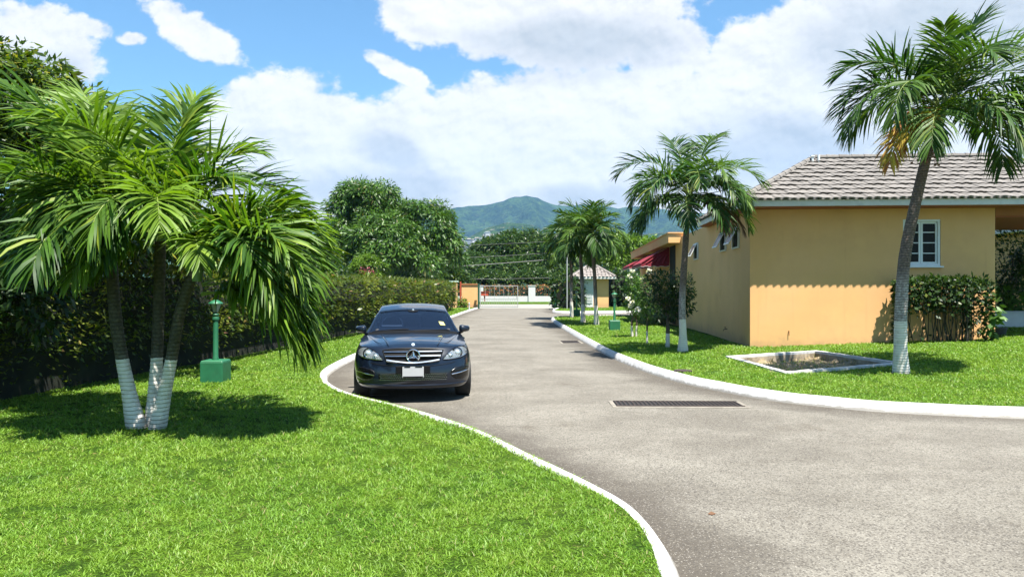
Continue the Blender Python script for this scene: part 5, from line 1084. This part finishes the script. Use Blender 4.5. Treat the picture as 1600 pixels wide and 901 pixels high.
    for c in cutters: bpy.data.objects.remove(c, do_unlink=True)
    cutters.clear()
    # front surface lookup
    def fy(x, z):
        y = .1
        for _ in range(6):
            zt = ztop(x, min(y, LF), Wt(1)); q = min(1, max(0, (z - zb) / (zt - zb))); w = Wt(q); r = min(.9995, abs(x) / w); c = (1 - r ** NF) ** (1 / NF); y = LF * (1 - c)
        return y + lean(q) * c
    def panel(name, xs, top, bot, mat, off=.006, parent=t, nz=8, th=.02, mirror=False):
        mb = MB()
        for sg in ((1, -1) if mirror else (1,)):
            V = []; n = len(xs)
            for x in xs:
                a, b = bot(x), top(x)
                for k in range(nz + 1): z = a + (b - a) * k / nz; V.append((x * sg, fy(x, z) - off, z))
            Q = [(i * (nz + 1) + k, (i + 1) * (nz + 1) + k, (i + 1) * (nz + 1) + k + 1, i * (nz + 1) + k + 1) for i in range(n - 1) for k in range(nz)]
            mb.add(V, Q if sg > 0 else [q[::-1] for q in Q])
        o = mb.build(name, mat, parent, smooth=60); s = o.modifiers.new('s', 'SOLIDIFY'); s.thickness = th; s.offset = -1; return o
    def line(mb, pts, r, off=.008, n=6, m=14):
        P = []
        for (x0, z0), (x1, z1) in zip(pts[:-1], pts[1:]):
            for k in range(m): q = k / m; x = x0 + (x1 - x0) * q; z = z0 + (z1 - z0) * q; P.append((x, fy(x, z) - off, z))
        x, z = pts[-1]; P.append((x, fy(x, z) - off, z)); mb.tube(P, r, n)
    lin = np.linspace
    # grille
    gt = lambda x: .797 - .03 * (abs(x) / .44) ** 3; gb = lambda x: .572 + .045 * (abs(x) / .40) ** 1.6 + (0 if abs(x) < .385 else (abs(x) - .385) * 2.3)
    xs = list(lin(-.445, .445, 41)); g = panel('grille', xs, gt, gb, M['blackmat'], .004)
    mb = MB(); line(mb, [(x, gt(x)) for x in xs] , .007, .008, 6, 1); line(mb, [(x, gb(x)) for x in xs], .008, .008, 6, 1); mb.build('grille_surround', M['blackgloss'], g, smooth=True)
    mb = MB()
    for z, w in ((.745, .425), (.685, .405)):
        for sg in (-1, 1):
            V = []
            for x in lin(.07, w, 14): y = fy(x, z) - .02; V += [(x * sg, y, z + .0105), (x * sg, y - .012, z + .002), (x * sg, y, z - .0105)]
            mb.add(V, [(3 * i + k, 3 * i + 3 + k, 3 * i + 4 + k, 3 * i + 1 + k) for i in range(13) for k in range(2)])
    V = []
    for x in lin(-.385, .385, 33): z = gb(x) + .014; y = fy(x, z) - .02; V += [(x, y, z + .012), (x, y - .014, z + .002), (x, y, z - .010)]
    mb.add(V, [(3 * i + k, 3 * i + 3 + k, 3 * i + 4 + k, 3 * i + 1 + k) for i in range(32) for k in range(2)])
    o = mb.build('chrome_bars', M['chrome'], g); s = o.modifiers.new('s', 'SOLIDIFY'); s.thickness = .008
    # star in a ring
    ys = fy(0, .69) - .035; mb = MB(); ring = [(.094 * math.cos(a), ys, .69 + .094 * math.sin(a)) for a in lin(0, 2 * math.pi, 49)]; mb.tube(ring, .0105, 8)
    for a in (90, 210, 330):
        d = Vector((math.cos(R(a)), 0, math.sin(R(a)))); e = Vector((-d.z, 0, d.x)); c = Vector((0, ys, .69)); f = Vector((0, -.016, 0)); b = Vector((0, .006, 0))
        mb.add([c + d * .090 + b, c + e * .030 + d * .017 + b, c - e * .030 + d * .017 + b, c + f, c + d * .090 + f * .2], [(0, 1, 3, 4), (2, 0, 4, 3), (1, 0, 2)])
    mb.build('star_emblem', M['chrome'], g, smooth=30)
    mb = MB(); mb.lathe([(.088, 0), (.088, .006)], (0, ys + .012, .69), 32, 'y'); mb.build('emblem_backing', M['blackmat'], g)
    mb = MB(); p = Vector((0, fy(0, .8) + .07, ztop(0, .1, Wt(1)) + .004)); mb.lathe([(.027, 0), (.027, .004), (.02, .008)], p, 20, M=Matrix.Rotation(R(50), 3, 'X')); mb.build('bonnet_badge', M['lens'], t)
    # headlamps
    ht = lambda x: float(np.interp(x, [.44, .50, .56, .62, .68, .74, .79, .825], [.640, .705, .752, .785, .803, .806, .786, .745])); hb = lambda x: float(np.interp(x, [.44, .52, .6, .7, .76, .80, .825], [.628, .628, .634, .648, .662, .682, .715]))
    hx = list(lin(.44, .825, 26))
    for sg in (-1, 1):
        h = panel('headlight', [x * sg for x in hx][::sg], lambda x: ht(abs(x)), lambda x: hb(abs(x)), M['lampsilver'], .007, nz=10)
        def disc(x, z, r, mat, nm, dy=0, ball=False):
            y = fy(x, z) - .010 - dy; mb = MB()
            if ball: mb.lathe([(r, .0), (r * .92, .012), (r * .7, .024), (r * .35, .031), (.001, .033)], (x * sg, y, z), 24, 'y', ); 
            else: mb.tube([(x * sg + r * math.cos(a), y - .003, z + r * math.sin(a)) for a in lin(0, 2 * math.pi, 33)], .0075, 8)
            return mb.build(nm, mat, h, smooth=True)
        disc(.655, .722, .058, M['chrome'], 'lamp_ring'); disc(.655, .722, .045, M['lens'], 'projector_lens', 0, True); disc(.655, .722, .073, M['blackgloss'], 'lamp_bezel')
        disc(.545, .690, .026, M['lens'], 'indicator_lens', 0, True); disc(.545, .690, .036, M['chrome'], 'lamp_ring')
        mb = MB(); line(mb, [(sg * x, hb(x) + .012) for x in lin(.46, .79, 12)], .005, .012, 6, 1); mb.build('light_strip', M['chrome'], h)
        mb = MB()
        for k in range(9): x = .47 + k * .034; mb.box((sg * x, fy(x, hb(x) + .03) - .010, hb(x) + .028), (.018, .006, .012))
        mb.build('running_lights', M['lens'], h)
        mb = MB(); line(mb, [(sg * x, ht(x)) for x in hx] + [(sg * x, hb(x)) for x in hx[::-1]] + [(sg * hx[0], ht(hx[0]))], .006, .006, 6, 1); mb.build('lamp_seal', M['blackgloss'], h, smooth=True)
    # lower intake, side intakes, strips, lip
    ci = panel('lower_intake', list(lin(-.50, .50, 31)), lambda x: .452 - .02 * (abs(x) / .5) ** 2, lambda x: .330 + .035 * (abs(x) / .5) ** 2, M['blackmat'], .004)
    mb = MB()
    for k in range(-17, 18):
        for dz in (0, 1, 2, 3): x = k * .028 + (dz % 2) * .014; z = .348 + dz * .026; mb.box((x, fy(x, z) - .010, z), (.017, .006, .006), ry=R(35 if (k + dz) % 2 else -35))
    mb.build('mesh_grille', M['satin'], ci)
    for sg in (-1, 1):
        xx = [x * sg for x in lin(.555, .835, 18)][::sg]
        si = panel('side_intake', xx, lambda x: float(np.interp(abs(x), [.555, .62, .72, .835], [.46, .505, .525, .515])), lambda x: float(np.interp(abs(x), [.555, .62, .72, .835], [.40, .345, .335, .36])), M['blackgloss'], .004)
        mb = MB(); line(mb, [(sg * .565, .415), (sg * .68, .432), (sg * .835, .462)], .009, .014); mb.build('chrome_strip', M['chrome'], si, smooth=True)
    mb = MB(); line(mb, [(x, .262 + .02 * (abs(x) / .8) ** 2) for x in lin(-.80, .80, 33)], .012, .004, 8, 1); mb.build('splitter_lip', M['paint'], t, smooth=True)
    mb = MB(); line(mb, [(x, .535 + .05 * (abs(x) / .6) ** 2) for x in lin(-.62, .62, 25)], .004, .002, 6, 1); mb.build('bumper_crease', M['blackmat'], t, smooth=True)
    # number plate (blank face with dark frame marks)
    yp = fy(0, .46) - .022; mb = MB(); mb.box((0, yp, .465), (.310, .012, .165)); pl = mb.build('number_plate', M['plate'], t, bevel=.004)
    mb = MB(); mb.box((0, yp - .007, .392), (.29, .004, .020)); mb.box((-.085, yp - .007, .536), (.085, .004, .014)); mb.box((.08, yp - .007, .536), (.10, .004, .014))
    for c, s in (((0, yp, .550), (.326, .016, .006)), ((0, yp, .380), (.326, .016, .006)), ((-.160, yp, .465), (.006, .016, .176)), ((.160, yp, .465), (.006, .016, .176))): mb.box(c, s)
    mb.build('plate_frame', M['blackmat'], pl)
    mb = MB(); mb.box((0, yp + .02, .49), (.50, .03, .12)); mb.build('plate_mount', M['blackmat'], t, bevel=.01)
    # bonnet seams
    mb = MB()
    for sg in (-1, 1):
        P = []
        for q in lin(0, 1, 16): y = .28 + q * 1.05; x = .47 + .25 * q ** .7; P.append((x * sg, y + .02, ztop(x, y, Wt(1)) + .0005))
        mb.tube(P, .0035, 5)
    mb.build('bonnet_seam', M['blackmat'], t)
    mb = MB()          # raised creases of the bonnet
    for sg in (-1, 1):
        P = []; rr = []
        for q in lin(0, 1, 18): y = .20 + q * 1.10; x = .36 + .16 * q; P.append((x * sg, y, ztop(x, y, Wt(1)) - .012 + .004 * math.sin(q * 3.14))); rr.append(.001 + .018 * math.sin(q * math.pi) ** .5)
        mb.tube(P, rr, 10)
    mb.build('bonnet_crease', M['paint'], t, smooth=True)
    # greenhouse
    prof = [(1.26, .975), (1.45, 1.055), (1.70, 1.165), (1.95, 1.262), (2.14, 1.322), (2.42, 1.382), (2.75, 1.415), (3.10, 1.405), (3.40, 1.350), (3.66, 1.265), (3.92, 1.150), (4.14, 1.035)]
    hw = [.745, .700, .655, .612, .580, .560, .555, .553, .556, .570, .595, .625]; back = [.30, .24, .18, .13, .09, .04, 0, -.02, -.05, -.08, -.12, -.16]; dropz = [.045, .045, .045, .045, .045, .045, .045, .045, .045, .05, .055, .055]
    NU = 14
    def row(i, k0=1.0): 
        y, z = prof[i]; r = []
        for k in range(NU + 1): u = -1 + 2 * k / NU; r.append(Vector((hw[i] * u, y + back[i] * abs(u) ** 2.2, z - dropz[i] * abs(u) ** 2.4)))
        return r
    def skin(i0, i1, name, mat, lift=0, shrink=1):
        mb = MB(); V = []
        for i in range(i0, i1 + 1): V += [p + Vector((0, 0, lift)) for p in row(i)]
        n = NU + 1; mb.add(V, [(a * n + k, a * n + k + 1, (a + 1) * n + k + 1, (a + 1) * n + k) for a in range(i1 - i0) for k in range(NU)]); return mb.build(name, mat, t, smooth=60)
    ws = skin(0, 4, 'windscreen', M['tint']); rf = skin(4, 8, 'roof', M['paint']); skin(8, 11, 'rear_window', M['tint'])
    rail = lambda sg: [Vector((hw[i] * sg, prof[i][0] + back[i], prof[i][1] - dropz[i] - (.024 if 3 < i < 9 else .012))) for i in range(12)]
    mb = MB()
    for sg in (-1, 1): mb.tube(rail(sg), [.030, .028, .026, .024, .022, .020, .020, .020, .022, .028, .036, .045], 8)
    mb.build('roof_rail', M['paint'], t, smooth=True)
    for sg in (-1, 1):
        rl = rail(sg); V = []; idx = range(1, 11)
        for i in idx: p = rl[i]; yb = p.y + (-.05 if i < 3 else .0); V += [p, Vector(((.775 if 3 <= i <= 9 else .76) * sg, yb, ztop(.76, yb, Wt(1)) - .01))]
        mb = MB(); mb.add(V, [(2 * a, 2 * a + 1, 2 * a + 3, 2 * a + 2) for a in range(9)]); mb.build('side_window', M['tint'], t, smooth=True)
        mb = MB(); mb.tube([Vector((.565 * sg, 2.62, 1.32)), Vector((.765 * sg, 2.70, .95))], .022, 8); mb.build('door_pillar', M['blackgloss'], t, smooth=True)
        V = [];
        for i in (9, 10, 11): p = rl[i]; V += [p + Vector((0.01 * sg, 0, 0)), Vector((.785 * sg, p.y + .05, ztop(.76, p.y, Wt(1)) - .02))]
        mb = MB(); mb.add(V, [(0, 1, 3, 2), (2, 3, 5, 4)]); mb.build('rear_pillar', M['paint'], t, smooth=True)
        mb = MB(); mb.tube([Vector((.79 * sg, y, ztop(.78, y, Wt(1)) + .0)) for y in lin(1.55, 3.95, 14)], .010, 6); mb.build('waist_trim', M['blackgloss'], t)
        for y in (1.75, 2.68, 3.62): pass
        mb = MB()
        for y in (2.05, 3.0): mb.box((sg * .893, y + .25, .80), (.03, .18, .03))
        mb.build('door_handle', M['paint'], t, bevel=.008)
        mb = MB()
        for y0 in (1.42, 2.62, 3.55): mb.tube([Vector((sg * (Wt(q) * .985 + .001), y0, zb + (zs(y0) - zb) * q)) for q in lin(.1, 1, 12)], .004, 4)
        mb.build('door_seam', M['blackmat'], t)
        # mirrors
        mb = MB(); mm = thing('wing_mirror', None, None, (.86 * sg, 1.62, 1.005)); mm.parent = t
        prof_m = []
        bmm = bmesh.new(); bmesh.ops.create_uvsphere(bmm, u_segments=20, v_segments=12, radius=1)
        for v in bmm.verts:
            x, y, z = v.co; x = math.copysign(abs(x) ** .55, x); z = math.copysign(abs(z) ** .6, z); v.co = (x * .092, (y * .085 if y < 0 else y * .03) + (x * sg) * .02, z * (.058 - .014 * x * sg))
        me = bpy.data.meshes.new('shell'); bmm.to_mesh(me); bmm.free(); so_ = link('shell', me, M['paint'], mm); sm(so_, 60)
        mb.box((0.0, .034, .0), (.16, .006, .10)); mb.build('mirror_glass', M['chrome'], mm, bevel=.002)
        mb = MB(); mb.tube([(-.03 * sg, 0, -.045), (-.11 * sg, -.02, -.085)], [.028, .022], 8); mb.build('bracket', M['blackgloss'], mm)
    # windscreen things
    def wsp(u, f):      # point on windscreen: u across, f 0..1 up
        a = f * 4; i = min(3, int(a)); q = a - i; r0, r1 = row(i), row(i + 1); k = (u + 1) / 2 * NU; kk = min(NU - 1, int(k)); e = k - kk
        p0 = r0[kk].lerp(r0[kk + 1], e); p1 = r1[kk].lerp(r1[kk + 1], e); return p0.lerp(p1, q) + Vector((0, -.006, .008))
    mb = MB(); mb.tube([wsp(-.9 + .8 * q, .05 + .05 * q) for q in lin(0, 1, 9)], .009, 5); mb.tube([wsp(.02 + .80 * q, .03 + .06 * q) for q in lin(0, 1, 9)], .009, 5); mb.build('wiper', M['blackmat'], t)
    mb = MB(); V = [wsp(.66, .30), wsp(.78, .30), wsp(.755, .42), wsp(.64, .42)]; mb.add(V, [(0, 1, 2, 3)]); mb.build('sticker', M['yellow'], ws)
    V = []
    for u in lin(-.96, .96, 15): V += [wsp(u, .975), wsp(u, .90 - .02 * abs(u))]
    mb = MB(); mb.add(V, [(2 * a, 2 * a + 1, 2 * a + 3, 2 * a + 2) for a in range(14)]); mb.build('sun_band', M['blackgloss'], ws)
    mb = MB(); V = []
    for k in range(9): a = math.pi * k / 8; V.append(wsp(.16 * math.cos(a), .91 - .13 * math.sin(a)))
    mb.add(V, [tuple(range(9))]); mb.build('sensor_patch', M['blackmat'], ws)
    mb = MB(); mb.lathe([(.02, 0), (.001, .004)], wsp(0, .90) + Vector((0, -.01, 0)), 10, 'y'); mb.build('badge_dot', M['lens'], ws)
    V = []
    for u in lin(-1, 1, 21): V += [wsp(u, 0.0) + Vector((0, -.10, -.02)), wsp(u * .98, .055)]
    mb = MB(); mb.add(V, [(2 * a, 2 * a + 1, 2 * a + 3, 2 * a + 2) for a in range(20)]); mb.build('cowl', M['blackmat'], t)
    # interior
    it = thing('interior', None, None, (0, 0, 0)); it.parent = t
    mb = MB(); mb.box((0, 1.78, .96), (1.25, .50, .10)); mb.build('dashboard', M['cabin'], it, bevel=.03)
    mb = MB(); c = Vector((-.36, 2.08, 1.03)); mb.tube([c + Vector((.18 * math.cos(a), .07 * math.sin(a), .17 * math.sin(a))) for a in lin(0, 2 * math.pi, 33)], .016, 8); mb.tube([c - Vector((.17, 0, 0)), c + Vector((.17, 0, 0))], .018, 6); mb.build('steering_wheel', M['satin'], it, smooth=True)
    for x in (-.36, .36):
        mb = MB(); mb.box((x, 2.65, 1.02), (.46, .12, .40), rx=R(-12)); mb.build('seat', M['cabin'], it, bevel=.05); mb = MB(); mb.box((x, 2.72, 1.27), (.24, .09, .15)); mb.build('headrest', M['cabin'], it, bevel=.03)
    mb = MB(); mb.box((0, 3.55, 1.05), (1.15, .14, .30), rx=R(-15)); mb.build('rear_seat', M['cabin'], it, bevel=.05)
    mb = MB(); mb.tube([(0, 2.16, 1.28), (0, 2.14, 1.22)], .008, 5); mb.box((0, 2.14, 1.20), (.22, .03, .06)); mb.build('rear_view_mirror', M['blackmat'], it)
    # tail
    mb = MB()
    for sg in (-1, 1): mb.box((sg * .66, LEN - .10, .84), (.30, .10, .14), rz=R(-18 * sg))
    mb.build('tail_light', M['redlamp'], t, bevel=.02)
    # wheels
    for y in (.83, 3.59):
        for sg in (-1, 1):
            w = thing('wheel', None, None, (sg * .775, y, .315)); w.parent = t; mb = MB()
            mb.lathe([(.215, -.105), (.27, -.118), (.302, -.110), (.315, -.085), (.3155, -.04), (.3155, .04), (.315, .085), (.302, .110), (.27, .118), (.215, .105)], (0, 0, 0), 40, 'x'); mb.build('tyre', M['rubber'], w, smooth=40)
            mb = MB(); mb.lathe([(.222, sg * .10), (.222, sg * .112), (.205, sg * .112), (.20, sg * .05), (.05, sg * .03)], (0, 0, 0), 36, 'x')
            for k in range(5):
                a = 2 * math.pi * k / 5; d = Vector((0, math.cos(a), math.sin(a)))
                for da in (-.12, .12): e = Vector((0, math.cos(a + da), math.sin(a + da))); mb.tube([Vector((sg * .085, 0, 0)) + d * .03, Vector((sg * .10, 0, 0)) + e * .21], [.024, .016], 6)
            mb.lathe([(.06, sg * .07), (.055, sg * .10), (.001, sg * .105)], (0, 0, 0), 16, 'x'); mb.build('rim', M['rimm'], w, smooth=30)
    mb = MB(); mb.box((0, 2.3, .27), (1.50, 3.9, .10)); mb.build('underbody', M['blackmat'], t)
cutters = []
car()
